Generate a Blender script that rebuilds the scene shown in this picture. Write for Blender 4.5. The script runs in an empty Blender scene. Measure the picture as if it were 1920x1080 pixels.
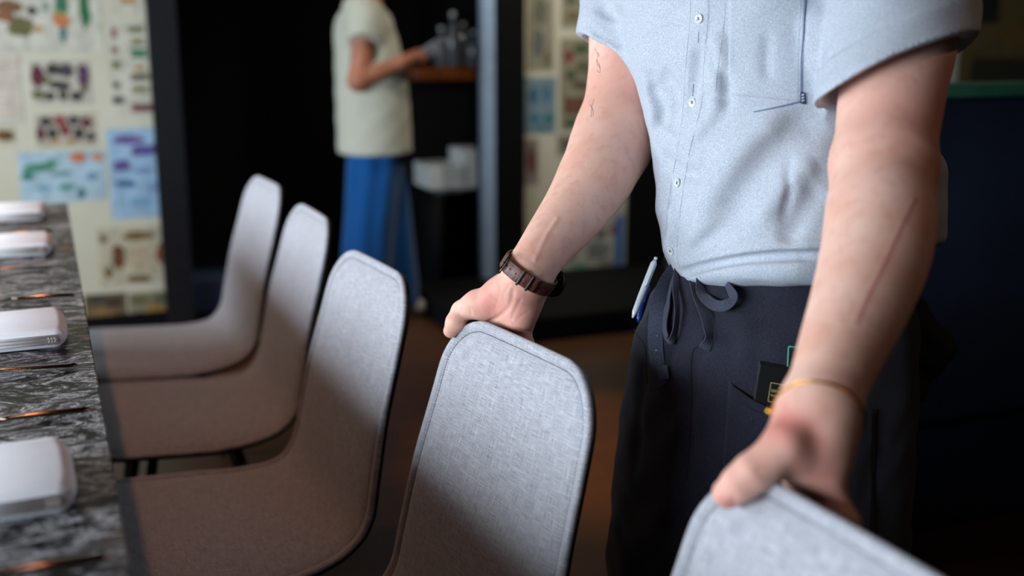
import bpy, bmesh, math, random
import numpy as np
from mathutils import Vector, Matrix
random.seed(7); RNG = np.random.default_rng(7)
C = bpy.context.scene.collection
SC = bpy.context.scene
# ------------------------------------------------------------------ camera
F = 2133.0; HC = 1.21
PIT = math.atan(480 / F); YAW = math.atan(890 * math.cos(PIT) / F)
cf = np.array([math.sin(YAW) * math.cos(PIT), math.cos(YAW) * math.cos(PIT), -math.sin(PIT)])
cr = np.array([math.cos(YAW), -math.sin(YAW), 0.0]); cu = np.cross(cr, cf)
CAM = np.array([0, 0, HC])
cam = bpy.data.cameras.new('camera'); cam_o = bpy.data.objects.new('camera', cam); C.objects.link(cam_o)
cam_o.matrix_world = Matrix(((cr[0], cu[0], -cf[0], 0), (cr[1], cu[1], -cf[1], 0), (cr[2], cu[2], -cf[2], HC), (0, 0, 0, 1)))
cam.sensor_width = 36; cam.lens = F * 36 / 1920; cam.clip_start = .05
cam.dof.use_dof = True; cam.dof.focus_distance = 1.55; cam.dof.aperture_fstop = 2.0
SC.camera = cam_o
# ------------------------------------------------------------------ world, lights, exposure
w = bpy.data.worlds.new('world'); SC.world = w; w.use_nodes = True
w.node_tree.nodes['Background'].inputs[0].default_value = (.75, .86, 1, 1)
w.node_tree.nodes['Background'].inputs[1].default_value = .1
vs = SC.view_settings; vs.view_transform = 'Standard'; vs.look = 'None'; vs.gamma = 1; vs.exposure = 0.0
vs.use_curve_mapping = False
def area(name, loc, target, sx, sy, power, color, spread=math.pi):
    l = bpy.data.lights.new(name, 'AREA'); l.shape = 'RECTANGLE'; l.size = sx; l.size_y = sy
    l.energy = power; l.color = color; l.spread = spread
    o = bpy.data.objects.new(name, l); C.objects.link(o); o.location = loc
    o.rotation_euler = (Vector(target) - Vector(loc)).to_track_quat('-Z', 'Y').to_euler()
    return o
def spot(name, loc, target, power, color, ang, blend=.5, r=.04):
    l = bpy.data.lights.new(name, 'SPOT'); l.energy = power; l.color = color; l.spot_size = math.radians(ang)
    l.spot_blend = blend; l.shadow_soft_size = r
    o = bpy.data.objects.new(name, l); C.objects.link(o); o.location = loc
    o.rotation_euler = (Vector(target) - Vector(loc)).to_track_quat('-Z', 'Y').to_euler()
    return o
# daylight through the street windows of the left wall
area('window_daylight', (-2.3, 0.70, 1.27), (.8, 1.1, .95), 2.4, .92, 118, (.80, .90, 1.0))
area('window_daylight', (-2.3, 3.3, 1.3), (.6, 4.2, 1.1), 1.6, 1.0, 95, (.80, .90, 1.0))
# warm ceiling spots over the table and the floor
for yy, pw in ((.9, 2), (1.7, 4.5), (2.4, 10), (3.1, 15)):
    spot('warm_spot', (-.24, yy, 2.5), (.05, yy, .5), pw, (1, .42, .2), 84, .6)
for yy in (.3, .9, 1.5, 2.1, 2.7, 3.2):                                           # added spots without fixtures that brighten only the table top
    spot('table_fill_spot', (-.22, yy, 1.75), (-.22, yy, .7), 5.5, (.92, .95, 1), 27, .9, .05)
spot('warm_spot', (2.3, .2, 2.6), (1.1, 1.1, .95), 12, (1, .62, .42), 40, .8)  # added warm fill for the shaded side of the man
spot('warm_spot', (1.46, 2.95, 2.8), (1.44, 2.85, 0), 170, (1, .46, .08), 28, .9)
for xx, pw in ((2.35, 80), (1.5, 50), (-.2, 14), (3.6, 5)):                    # added spots that brighten the printed wallpaper and steel post
    spot('wall_fill_spot', (xx, 3.7, 2.8), (xx, 4.85, 1.05), pw, (1, .9, .76), 80, .8)
# ------------------------------------------------------------------ pixel helpers (1920x1080 frame)
def ray(px, py): return cf + cr * (px - 960) / F - cu * (py - 540) / F
def at(px, py, z): return CAM + ray(px, py) * z
def atz(px, py, h): d = ray(px, py); return CAM + d * (h - HC) / d[2]
def aty(px, py, y): d = ray(px, py); return CAM + d * y / d[1]
def proj(p):
    q = np.asarray(p, float) - CAM; z = q @ cf
    return 960 + F * (q @ cr) / z, 540 - F * (q @ cu) / z, z
# ------------------------------------------------------------------ materials
def srgb(r, g, b):
    f = lambda c: (c / 255 / 12.92) if c / 255 <= .04045 else ((c / 255 + .055) / 1.055) ** 2.4
    return (f(r), f(g), f(b), 1)
def newmat(name):
    m = bpy.data.materials.new(name); m.use_nodes = True
    nt = m.node_tree; b = nt.nodes['Principled BSDF']
    return m, nt, b
def N(nt, t, **kw):
    n = nt.nodes.new(t)
    for k, v in kw.items(): setattr(n, k, v)
    return n
def coords(nt, kind='Object', scale=(1, 1, 1), rot=(0, 0, 0)):
    tc = N(nt, 'ShaderNodeTexCoord'); mp = N(nt, 'ShaderNodeMapping')
    mp.inputs['Scale'].default_value = scale; mp.inputs['Rotation'].default_value = rot
    nt.links.new(tc.outputs[kind], mp.inputs[0]); return mp.outputs[0]
def noise(nt, vec, scale, detail=3, rough=.55, dist=0):
    n = N(nt, 'ShaderNodeTexNoise'); n.inputs['Scale'].default_value = scale; n.inputs['Detail'].default_value = detail
    n.inputs['Roughness'].default_value = rough; n.inputs['Distortion'].default_value = dist
    nt.links.new(vec, n.inputs['Vector']); return n.outputs['Fac']
def ramp(nt, fac, stops):
    r = N(nt, 'ShaderNodeValToRGB'); e = r.color_ramp.elements
    while len(e) > 1: e.remove(e[-1])
    e[0].position = stops[0][0]; e[0].color = stops[0][1]
    for p, c in stops[1:]: x = e.new(p); x.color = c
    nt.links.new(fac, r.inputs[0]); return r.outputs[0]
def mix(nt, fac, a, b, blend='MIX'):
    m = N(nt, 'ShaderNodeMix', data_type='RGBA', blend_type=blend)
    for i, v in ((0, fac), (6, a), (7, b)):
        if isinstance(v, (int, float, tuple)): m.inputs[i].default_value = v
        else: nt.links.new(v, m.inputs[i])
    return m.outputs[2]
def math_n(nt, op, a, b):
    m = N(nt, 'ShaderNodeMath', operation=op)
    for i, v in ((0, a), (1, b)):
        if isinstance(v, (int, float)): m.inputs[i].default_value = v
        else: nt.links.new(v, m.inputs[i])
    return m.outputs[0]
def bump(nt, b, h, strength, dist):
    n = N(nt, 'ShaderNodeBump'); n.inputs['Strength'].default_value = strength; n.inputs['Distance'].default_value = dist
    nt.links.new(h, n.inputs['Height']); nt.links.new(n.outputs[0], b.inputs['Normal'])
def plain(name, c1, c2=None, scale=20, rough=.6, metal=0, bstr=0, bscale=200, spec=.5, coat=0):
    m, nt, b = newmat(name)
    v = coords(nt); n = noise(nt, v, scale)
    c2 = c2 or tuple(x * .8 for x in c1[:3]) + (1,)
    nt.links.new(ramp(nt, n, [(.35, c2), (.65, c1)]), b.inputs['Base Color'])
    b.inputs['Roughness'].default_value = rough; b.inputs['Metallic'].default_value = metal
    b.inputs['Specular IOR Level'].default_value = spec; b.inputs['Coat Weight'].default_value = coat
    if bstr: bump(nt, b, noise(nt, v, bscale, 2), bstr, .001)
    return m
def weave(name, light, dark, uv=True, f1=900, f2=70, bstr=.5, slub=None, rough=.9, sheen=.2):
    m, nt, b = newmat(name); k = 'UV' if uv else 'Object'
    a = noise(nt, coords(nt, k, (f1, f2, f2)), 1, 2); c = noise(nt, coords(nt, k, (f2, f1, f1 if not uv else f2)), 1, 2)
    s = math_n(nt, 'ADD', a, c); s = math_n(nt, 'MULTIPLY', s, .5)
    g = noise(nt, coords(nt, k), f1 * .9, 1)
    s2 = math_n(nt, 'ADD', math_n(nt, 'MULTIPLY', s, .65), math_n(nt, 'MULTIPLY', g, .35))
    col = ramp(nt, s2, [(.38, dark), (.62, light)])
    if slub:
        l1 = noise(nt, coords(nt, k, (420, 9, 9)), 1, 1); l2 = noise(nt, coords(nt, k, (9, 420, 420)), 1, 1)
        col = mix(nt, ramp(nt, l1, [(.62, (0, 0, 0, 1)), (.78, (.42, .42, .42, 1))]), col, slub)
        col = mix(nt, ramp(nt, l2, [(.62, (0, 0, 0, 1)), (.78, (.42, .42, .42, 1))]), col, slub)
    nt.links.new(col, b.inputs['Base Color'])
    b.inputs['Roughness'].default_value = rough; b.inputs['Specular IOR Level'].default_value = .15
    b.inputs['Sheen Weight'].default_value = sheen
    bump(nt, b, s2, bstr, .0006); return m
M = {}
M['linen'] = weave('grey_linen', srgb(206, 207, 214), srgb(124, 124, 132), True, 1000, 45, .5, srgb(222, 222, 224))
M['seam'] = plain('seam_thread', srgb(120, 118, 124), rough=.9)
M['shell'] = plain('black_shell', srgb(20, 20, 22), rough=.35)
M['chrome'] = plain('dark_metal', srgb(60, 60, 62), rough=.3, metal=1)
M['shirt'] = weave('chambray', srgb(216, 222, 229), srgb(148, 158, 174), False, 1300, 500, .35, None, .9, .1)
M['stitch'] = plain('blue_stitch', srgb(96, 118, 160), rough=.9)
M['pale_stitch'] = plain('pale_stitch', srgb(150, 165, 188), rough=.9)
M['apron'] = weave('charcoal_twill', srgb(46, 48, 62), srgb(26, 27, 37), False, 1100, 400, .35, None, .85, .15)
M['apron2'] = weave('charcoal_tape', srgb(76, 82, 100), srgb(46, 50, 64), False, 1100, 400, .35, None, .85, .15)
M['apron_stitch'] = plain('dark_stitch', srgb(14, 14, 20), rough=.9)
M['black_cloth'] = plain('black_cloth', srgb(16, 16, 20), rough=.9)
M['button'] = plain('button_pearl', srgb(225, 232, 228), rough=.2, coat=.5)
M['label'] = plain('label_navy', srgb(44, 56, 92), rough=.8)
M['label_mark'] = plain('label_mark', srgb(225, 230, 240), rough=.8)
M['leather'] = plain('brown_leather', srgb(118, 72, 56), srgb(74, 42, 34), scale=160, rough=.42, bstr=.6, bscale=500)
M['leather_d'] = plain('dark_leather', srgb(58, 36, 30), srgb(36, 22, 20), scale=120, rough=.5)
M['buckle'] = plain('dark_buckle', srgb(52, 46, 44), rough=.25, metal=1)
M['gold'] = plain('gold', srgb(235, 178, 70), rough=.25, metal=1)
M['goldink'] = plain('gold_ink', srgb(196, 176, 110), rough=.4)
M['booklet'] = plain('black_glossy', srgb(8, 8, 11), rough=.34, spec=.25)
M['green'] = plain('green_thread', srgb(88, 176, 138), rough=.7)
M['pen_white'] = plain('pen_white', srgb(220, 230, 238), rough=.25)
M['pen_blue'] = plain('pen_blue', srgb(20, 60, 140), rough=.2)
M['napkin'] = plain('white_cotton', srgb(248, 249, 252), srgb(243, 244, 249), rough=.95, bstr=.25, bscale=700, spec=.1)
M['napkin_in'] = plain('tan_cotton', srgb(205, 195, 180), rough=.95)  # tan tone used between the layers of the folded cloth
M['cutlery'] = plain('cutlery_metal', srgb(150, 122, 104), srgb(120, 96, 84), rough=.14, metal=1)
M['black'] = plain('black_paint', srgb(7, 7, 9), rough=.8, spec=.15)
M['black_gloss'] = plain('black_frame_paint', srgb(24, 24, 29), rough=.4)
M['steel'] = plain('steel_post', srgb(156, 178, 204), srgb(146, 168, 194), rough=.5)
M['navy'] = plain('navy_upholstery', srgb(46, 58, 84), srgb(38, 46, 68), scale=3, rough=.8, bstr=.2, bscale=300)
M['greenrail'] = plain('green_rail', srgb(84, 168, 132), rough=.4)
M['ceil'] = plain('ceiling_paint', srgb(34, 32, 31), rough=.9)
M['wallp'] = plain('dark_wall_paint', srgb(40, 38, 40), rough=.9)
M['cream'] = plain('cream_wallpaper', srgb(205, 200, 180), srgb(196, 190, 168), scale=3, rough=.85)
M['knit'] = weave('cream_knit', srgb(204, 204, 188), srgb(160, 160, 144), False, 300, 120, .6)
M['denim'] = weave('blue_denim', srgb(16, 92, 160), srgb(8, 60, 116), False, 500, 200, .4)
M['hair'] = plain('brown_hair', srgb(60, 36, 24), srgb(30, 18, 12), scale=60, rough=.6)
M['speck'] = plain('speck_paint', srgb(130, 140, 158), rough=.7)
M['shoe'] = plain('shoe_leather', srgb(14, 14, 15), rough=.5)
M['shoe_w'] = plain('white_canvas', srgb(208, 206, 200), rough=.8)
M['amber'] = plain('amber_wood', srgb(130, 66, 20), srgb(60, 32, 14), rough=.4)
M['glass'] = plain('bottle_glass', srgb(92, 96, 102), rough=.15)
M['ceramic'] = plain('white_ceramic', srgb(210, 216, 216), rough=.3)
M['skin_far'] = plain('tan_skin', srgb(176, 112, 84), srgb(150, 92, 70), scale=12, rough=.55)
M['phone'] = plain('phone_grey', srgb(150, 150, 154), rough=.3)
# skin of the waiter: redness comes from a vertex attribute on palms, knuckles and upper arms
def make_skin():
    m, nt, b = newmat('skin'); v = coords(nt)
    at_ = N(nt, 'ShaderNodeAttribute'); at_.attribute_name = 'tone'
    sep = N(nt, 'ShaderNodeSeparateColor'); nt.links.new(at_.outputs['Color'], sep.inputs[0])
    base = ramp(nt, noise(nt, v, 14, 3), [(.32, srgb(236, 182, 160)), (.68, srgb(246, 204, 186))])
    base = mix(nt, ramp(nt, noise(nt, v, 60, 2), [(.5, (0, 0, 0, 1)), (.8, (.45, .45, .45, 1))]), base, srgb(212, 142, 124))
    red = mix(nt, sep.outputs[0], base, srgb(206, 112, 106))
    sc = mix(nt, sep.outputs[1], red, srgb(204, 120, 118))
    hair = noise(nt, coords(nt, 'Object', (900, 900, 130)), 1, 2)
    hf = math_n(nt, 'MULTIPLY', ramp(nt, hair, [(.62, (0, 0, 0, 1)), (.72, (1, 1, 1, 1))]), math_n(nt, 'MULTIPLY', sep.outputs[2], .35))
    sc = mix(nt, hf, sc, srgb(140, 92, 66))
    nt.links.new(sc, b.inputs['Base Color'])
    b.inputs['Roughness'].default_value = .5; b.inputs['Specular IOR Level'].default_value = .35
    b.inputs['Subsurface Weight'].default_value = .12; b.inputs['Subsurface Radius'].default_value = (.012, .005, .003)
    b.inputs['Subsurface Scale'].default_value = 1
    bump(nt, b, noise(nt, v, 900, 2), .25, .0006); return m
M['skin'] = make_skin()
def make_marble():
    m, nt, b = newmat('black_white_marble'); v = coords(nt, 'Object', (1, 1, 1))
    big = noise(nt, v, 5, 5, .6, 2.2)
    n1 = noise(nt, coords(nt, 'Object', (1.0, 2.0, 1)), 9, 9, .66, 4.5)
    s = math_n(nt, 'ADD', math_n(nt, 'MULTIPLY', n1, .8), math_n(nt, 'MULTIPLY', big, .35))
    col = ramp(nt, s, [(.50, srgb(12, 11, 12)), (.55, srgb(22, 21, 22)), (.566, srgb(150, 150, 156)), (.582, srgb(16, 15, 17)), (.60, srgb(20, 19, 20)), (.625, srgb(232, 234, 238)), (.65, srgb(96, 96, 100)), (.67, srgb(24, 23, 25)), (.70, srgb(215, 217, 222))])
    brown = ramp(nt, noise(nt, v, 3.1, 2), [(.60, (0, 0, 0, 1)), (.68, (.8, .8, .8, 1))])
    col = mix(nt, brown, col, mix(nt, .75, col, srgb(80, 54, 36)))
    nt.links.new(col, b.inputs['Base Color']); b.inputs['Roughness'].default_value = .32; b.inputs['Specular IOR Level'].default_value = .08
    return m
M['marble'] = make_marble()
def make_floor():
    m, nt, b = newmat('wood_floor'); v = coords(nt, 'Object', (1, 1, 1))
    br = N(nt, 'ShaderNodeTexBrick'); br.inputs['Scale'].default_value = 1
    br.inputs['Brick Width'].default_value = 1.4; br.inputs['Row Height'].default_value = .14
    br.inputs['Mortar Size'].default_value = .003
    br.inputs['Color1'].default_value = srgb(88, 54, 30); br.inputs['Color2'].default_value = srgb(66, 40, 24); br.inputs['Mortar'].default_value = srgb(30, 18, 12)
    nt.links.new(v, br.inputs[0])
    g = noise(nt, coords(nt, 'Object', (3, 60, 1)), 1, 4)
    nt.links.new(mix(nt, .5, br.outputs[0], ramp(nt, g, [(.3, srgb(52, 32, 18)), (.7, srgb(104, 66, 36))])), b.inputs['Base Color'])
    b.inputs['Roughness'].default_value = .45; return m
M['floor'] = make_floor()
_pc = {}
def pmat(r, g, b):
    k = (r, g, b)
    if k not in _pc: _pc[k] = plain('print_ink', srgb(r, g, b), srgb(int(r * .86), int(g * .86), int(b * .86)), scale=18, rough=.8)
    return _pc[k]
# ------------------------------------------------------------------ object helpers
def tag(o, label=None, cat=None, group=None, kind=None):
    if label: o['label'] = label
    if cat: o['category'] = cat
    if group: o['group'] = group
    if kind: o['kind'] = kind
    return o
def empty(name, loc=(0, 0, 0), rz=0):
    o = bpy.data.objects.new(name, None); C.objects.link(o); o.location = loc; o.rotation_euler = (0, 0, rz)
    o.empty_display_size = .05; return o
def obj(name, verts, faces, mat, parent=None, smooth=True, uv=None, mats=None, mi=None):
    me = bpy.data.meshes.new(name)
    v = np.asarray(verts, dtype=np.float64)
    me.from_pydata(v.tolist(), [], [list(map(int, f)) for f in faces])
    for mm in (mats or [mat]): me.materials.append(mm)
    if mi is not None: me.polygons.foreach_set('material_index', mi)
    if smooth: me.polygons.foreach_set('use_smooth', [True] * len(me.polygons))
    if uv is not None:
        l = me.uv_layers.new(name='UVMap'); li = np.zeros(len(me.loops), int); me.loops.foreach_get('vertex_index', li)
        l.data.foreach_set('uv', np.asarray(uv, float)[li].ravel())
    me.update(); o = bpy.data.objects.new(name, me); C.objects.link(o)
    if parent is not None: o.parent = parent
    return o
class MB:
    def __init__(s): s.v = []; s.f = []; s.m = []
    def add(s, v, f, mi=0):
        k = len(s.v); s.v += [tuple(map(float, x)) for x in v]; s.f += [tuple(i + k for i in q) for q in f]; s.m += [mi] * len(f); return s
    def box(s, lo, hi, mi=0, mat=None):
        x0, y0, z0 = lo; x1, y1, z1 = hi
        v = [(x0, y0, z0), (x1, y0, z0), (x1, y1, z0), (x0, y1, z0), (x0, y0, z1), (x1, y0, z1), (x1, y1, z1), (x0, y1, z1)]
        if mat is not None: v = [tuple(mat @ Vector(p)) for p in v]
        return s.add(v, [(0, 3, 2, 1), (4, 5, 6, 7), (0, 1, 5, 4), (1, 2, 6, 5), (2, 3, 7, 6), (3, 0, 4, 7)], mi)
    def tube(s, pts, rad, n=12, mi=0, closed=False, sq=None, ref=None):
        P = np.asarray(pts, float); m = len(P); R = np.broadcast_to(np.asarray(rad, float), (m,))
        T = np.gradient(P, axis=0) if not closed else np.roll(P, -1, 0) - np.roll(P, 1, 0)
        T /= np.linalg.norm(T, axis=1)[:, None] + 1e-12
        u = np.array(ref, float) if ref is not None else (np.array([0, 0, 1.]) if abs(T[0][2]) < .9 else np.array([1., 0, 0]))
        V = []
        for i in range(m):
            if ref is not None: u = np.array(ref, float)
            u = u - T[i] * (u @ T[i]); u /= np.linalg.norm(u) + 1e-12; w_ = np.cross(T[i], u)
            for k in range(n):
                a = 2 * math.pi * k / n; ca, sa = math.cos(a), math.sin(a)
                if sq: ca *= sq[0]; sa *= sq[1]
                V.append(P[i] + R[i] * (u * ca + w_ * sa))
        Fc = []
        for i in range(m if closed else m - 1):
            j = (i + 1) % m
            for k in range(n): l = (k + 1) % n; Fc.append((i * n + k, i * n + l, j * n + l, j * n + k))
        if not closed: Fc += [tuple(range(n - 1, -1, -1)), tuple((m - 1) * n + k for k in range(n))]
        return s.add(V, Fc, mi)
    def lathe(s, prof, c=(0, 0, 0), n=24, mi=0):
        V = [(c[0] + r * math.cos(2 * math.pi * k / n), c[1] + r * math.sin(2 * math.pi * k / n), c[2] + z) for r, z in prof for k in range(n)]
        Fc = [(i * n + k, i * n + (k + 1) % n, (i + 1) * n + (k + 1) % n, (i + 1) * n + k) for i in range(len(prof) - 1) for k in range(n)]
        Fc += [tuple(range(n - 1, -1, -1)), tuple((len(prof) - 1) * n + k for k in range(n))]
        return s.add(V, Fc, mi)
    def ball(s, c, r, n=12, mi=0, sc=(1, 1, 1)):
        prof = [(max(1e-4, r * math.sin(math.pi * i / n)), -r * math.cos(math.pi * i / n)) for i in range(n + 1)]
        k = len(s.v); s.lathe(prof, (0, 0, 0), n * 2, mi)
        for i in range(k, len(s.v)): x = s.v[i]; s.v[i] = (c[0] + x[0] * sc[0], c[1] + x[1] * sc[1], c[2] + x[2] * sc[2])
        return s
    def build(s, name, mat, parent=None, smooth=True, mats=None, bevel=0):
        o = obj(name, s.v, s.f, mat, parent, smooth, None, mats, s.m if mats else None)
        if bevel:
            b = o.modifiers.new('bevel', 'BEVEL'); b.width = bevel; b.segments = 3; b.limit_method = 'ANGLE'; b.harden_normals = True
        return o
def smoothcurve(pts, n=8):
    P = np.asarray(pts, float); out = []
    Q = np.vstack([2 * P[0] - P[1], P, 2 * P[-1] - P[-2]])
    for i in range(1, len(Q) - 2):
        for k in range(n):
            t = k / n; a, b, c, d = Q[i - 1], Q[i], Q[i + 1], Q[i + 2]
            out.append(.5 * ((2 * b) + (c - a) * t + (2 * a - 5 * b + 4 * c - d) * t * t + (3 * b - a - 3 * c + d) * t ** 3))
    out.append(P[-1]); return np.array(out)
# ------------------------------------------------------------------ implicit surfaces
def smin(a, b, k):
    if k <= 0: return np.minimum(a, b)
    h = np.clip(k - np.abs(a - b), 0, None) / k
    return np.minimum(a, b) - h * h * k * .25
def cone(P, a, b, ra, rb):
    a = np.asarray(a); b = np.asarray(b); ab = b - a; L2 = ab @ ab + 1e-12
    t = np.clip(((P - a) @ ab) / L2, 0, 1)
    return np.linalg.norm(P - a - t[:, None] * ab, axis=1) - (ra + (rb - ra) * t)
def econe(P, a, b, ra, rb, flat, ax):
    """cone whose section is squeezed by `flat` along the direction ax"""
    a = np.asarray(a); b = np.asarray(b); ab = b - a; L2 = ab @ ab + 1e-12
    t = np.clip(((P - a) @ ab) / L2, 0, 1); W = P - a - t[:, None] * ab
    ax = np.asarray(ax, float); ax = ax - ab * (ax @ ab) / L2; ax /= np.linalg.norm(ax)
    c = W @ ax; W = W + (c / flat - c)[:, None] * ax
    r = ra + (rb - ra) * t; q = np.linalg.norm(W, axis=1)
    return (q - r) * (flat if flat < 1 else 1) * np.clip(.5 + .5 * q / r, .6, 1)
def chain(P, nodes, k=.01, flat=1, ax=None):
    d = None
    if flat == 1 and k >= .015 and len(nodes) > 2:
        S = smoothcurve([list(a) + [r] for a, r in nodes], 10); a0 = S[0, :3]; ax_ = S[-1, :3] - a0; L_ = ax_ @ ax_; s_ = (S[:, :3] - a0) @ ax_ / L_; s_ = np.maximum.accumulate(s_)
        t = (P - a0) @ ax_ / L_; cen_ = np.stack([np.interp(t, s_, S[:, i]) for i in range(3)], 1); return np.linalg.norm(P - cen_, axis=1) - np.interp(t, s_, S[:, 3])
    if flat == 1 and k >= .012 and len(nodes) > 2:                     # long limb: one smooth centre line with a smoothly changing radius
        S = smoothcurve([list(a) + [r] for a, r in nodes], 4); dd = np.full(len(P), 9.)
        for p, q in zip(S[:-1], S[1:]): dd = np.minimum(dd, cone(P, p[:3], q[:3], p[3], q[3]))
        return dd
    for (a, ra), (b, rb) in zip(nodes[:-1], nodes[1:]):
        e = cone(P, a, b, ra, rb) if flat == 1 else econe(P, a, b, ra, rb, flat, ax)
        d = e if d is None else smin(d, e, k)
    return d
def polydist(P, pts):
    d = np.full(len(P), 9.); tt = np.zeros(len(P)); n = len(pts) - 1
    for i in range(n):
        a = np.asarray(pts[i]); ab = np.asarray(pts[i + 1]) - a
        t = np.clip(((P - a) @ ab) / (ab @ ab + 1e-12), 0, 1); e = np.linalg.norm(P - a - t[:, None] * ab, axis=1)
        m = e < d; d[m] = e[m]; tt[m] = (i + t[m]) / n
    return d, tt
def mesh_sdf(fn, lo, hi, h, B=8):
    """sparse surface nets"""
    lo = np.asarray(lo, float); hi = np.asarray(hi, float); nb = np.ceil((hi - lo) / (h * B)).astype(int)
    g = np.stack(np.meshgrid(*[np.arange(n) for n in nb], indexing='ij'), -1).reshape(-1, 3)
    cen = lo + (g + .5) * B * h; d = fn(cen)
    g = g[np.abs(d) < B * h * .5 * 1.75 * 1.35 + .004]
    S = (nb * B + 2).astype(np.int64); key = lambda I: (I[..., 0] * S[1] + I[..., 1]) * S[2] + I[..., 2]
    loc = np.stack(np.meshgrid(*[np.arange(B + 1)] * 3, indexing='ij'), -1).reshape(-1, 3)
    cell = np.stack(np.meshgrid(*[np.arange(B)] * 3, indexing='ij'), -1).reshape(-1, 3)
    li = lambda I: (I[:, 0] * (B + 1) + I[:, 1]) * (B + 1) + I[:, 2]
    offs = np.array([(x, y, z) for x in (0, 1) for y in (0, 1) for z in (0, 1)])
    edges = [(a, b) for a in range(8) for b in range(a + 1, 8) if np.abs(offs[a] - offs[b]).sum() == 1]
    CK = []; CV = []; EK = []; ED = []
    for s in range(0, len(g), 256):
        gb = g[s:s + 256]; I = gb[:, None, :] * B + loc[None]
        v = np.concatenate([fn((lo + I[k:k + 32].reshape(-1, 3) * h)) for k in range(0, len(gb), 32)]).reshape(len(gb), -1)
        corner = np.stack([v[:, li(cell + o)] for o in offs], -1)
        ins = corner < 0; act = ins.any(-1) & ~ins.all(-1)
        bi, ci = np.nonzero(act)
        if not len(bi): continue
        cv = corner[bi, ci]; base = gb[bi] * B + cell[ci]
        acc = np.zeros((len(bi), 3)); cnt = np.zeros(len(bi))
        for a, b in edges:
            m = (cv[:, a] < 0) != (cv[:, b] < 0); t = cv[m, a] / (cv[m, a] - cv[m, b])
            acc[m] += offs[a] + (offs[b] - offs[a]) * t[:, None]; cnt[m] += 1
        CK.append(key(base)); CV.append(lo + (base + acc / cnt[:, None]) * h)
        for ax in range(3):
            o2 = offs[[4, 2, 1][ax]]; bidx = int(o2 @ [4, 2, 1])
            m = (cv[:, 0] < 0) != (cv[:, bidx] < 0)
            EK.append(base[m]); ED.append(np.stack([np.full(m.sum(), ax), cv[m, 0] < 0], 1))
    CK = np.concatenate(CK); CV = np.concatenate(CV); o = np.argsort(CK); CK = CK[o]; CV = CV[o]
    E_ = np.concatenate(EK); D = np.concatenate(ED); Q = []
    for ax in range(3):
        m = D[:, 0] == ax; e = E_[m]; fl = D[m, 1].astype(bool); u, v_ = [(1, 2), (2, 0), (0, 1)][ax]
        du = np.zeros(3, int); dv = np.zeros(3, int); du[u] = 1; dv[v_] = 1
        idx = []; ok = np.ones(len(e), bool)
        for q in (e - du - dv, e - dv, e, e - du):
            k = key(q); j = np.clip(np.searchsorted(CK, k), 0, len(CK) - 1); ok &= CK[j] == k; idx.append(j)
        q = np.stack(idx, 1); q[~fl] = q[~fl][:, ::-1]; Q.append(q[ok])
    return CV, np.concatenate(Q)
def sdf_obj(name, fn, lo, hi, h, mat, parent=None):
    v, f = mesh_sdf(fn, lo, hi, h); return obj(name, v, f, mat, parent)
def grad(fn, P, e=.0012):
    P = np.atleast_2d(P); g = np.stack([fn(P + d) - fn(P - d) for d in np.eye(3) * e], -1)
    return g / (np.linalg.norm(g, axis=1)[:, None] + 1e-12)
def trace(fn, pix, z0, zmax=3.0):
    """points where the lines of sight through the given pixels meet the surface"""
    pix = np.atleast_2d(pix); R = np.array([ray(*p) for p in pix]); L = np.linalg.norm(R, axis=1); z = np.full(len(pix), float(z0))
    for _ in range(90):
        d = fn(CAM + R * z[:, None]); z = np.minimum(z + d * .7 / L, zmax)
    return CAM + R * z[:, None]
def quadgrid(c, nu, nv):
    c = np.asarray(c, float); out = []
    for i in range(nu + 1):
        for j in range(nv + 1):
            u, v = i / nu, j / nv
            out.append((c[0] * (1 - u) + c[1] * u) * (1 - v) + (c[3] * (1 - u) + c[2] * u) * v)
    return np.array(out)
def slab(name, P, nrm, nu, nv, off, thick, mat, parent):
    """a thin cloth panel lying on a surface: grid P (nu+1 x nv+1), given thickness"""
    top = P + nrm * (off + thick); bot = P + nrm * off; n = len(P); idx = lambda i, j: i * (nv + 1) + j
    Fc = []
    for i in range(nu):
        for j in range(nv):
            q = [idx(i, j), idx(i + 1, j), idx(i + 1, j + 1), idx(i, j + 1)]; Fc += [q, [x + n for x in q[::-1]]]
    ring = [idx(i, 0) for i in range(nu + 1)] + [idx(nu, j) for j in range(1, nv + 1)] + [idx(i, nv) for i in range(nu - 1, -1, -1)] + [idx(0, j) for j in range(nv - 1, 0, -1)]
    for a, b in zip(ring, ring[1:] + ring[:1]): Fc.append([b, a, a + n, b + n])
    return obj(name, np.vstack([top, bot]), Fc, mat, parent)
def patch(name, fn, corners, z0, nu, nv, off, thick, mat, parent):
    P = trace(fn, quadgrid(corners, nu, nv), z0); return slab(name, P, grad(fn, P), nu, nv, off, thick, mat, parent)
def thread(name, fn, pix, z0, r, mat, parent, lift=0, n=6, dash=None, sq=None):
    pts = smoothcurve(pix, n) if len(pix) > 2 else np.linspace(pix[0], pix[1], 14)
    P = trace(fn, pts, z0); P = P + grad(fn, P) * lift
    mb = MB()
    if dash:
        s = np.r_[0, np.cumsum(np.linalg.norm(np.diff(P, axis=0), axis=1))]; t = 0
        while t < s[-1]:
            q = np.array([[np.interp(t + k * dash * .6 / 2, s, P[:, c]) for c in range(3)] for k in range(3)])
            mb.tube(q, [r * .6, r, r * .6], 5); t += dash
    else: mb.tube(P, r, 6)
    return mb.build(name, mat, parent)
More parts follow.
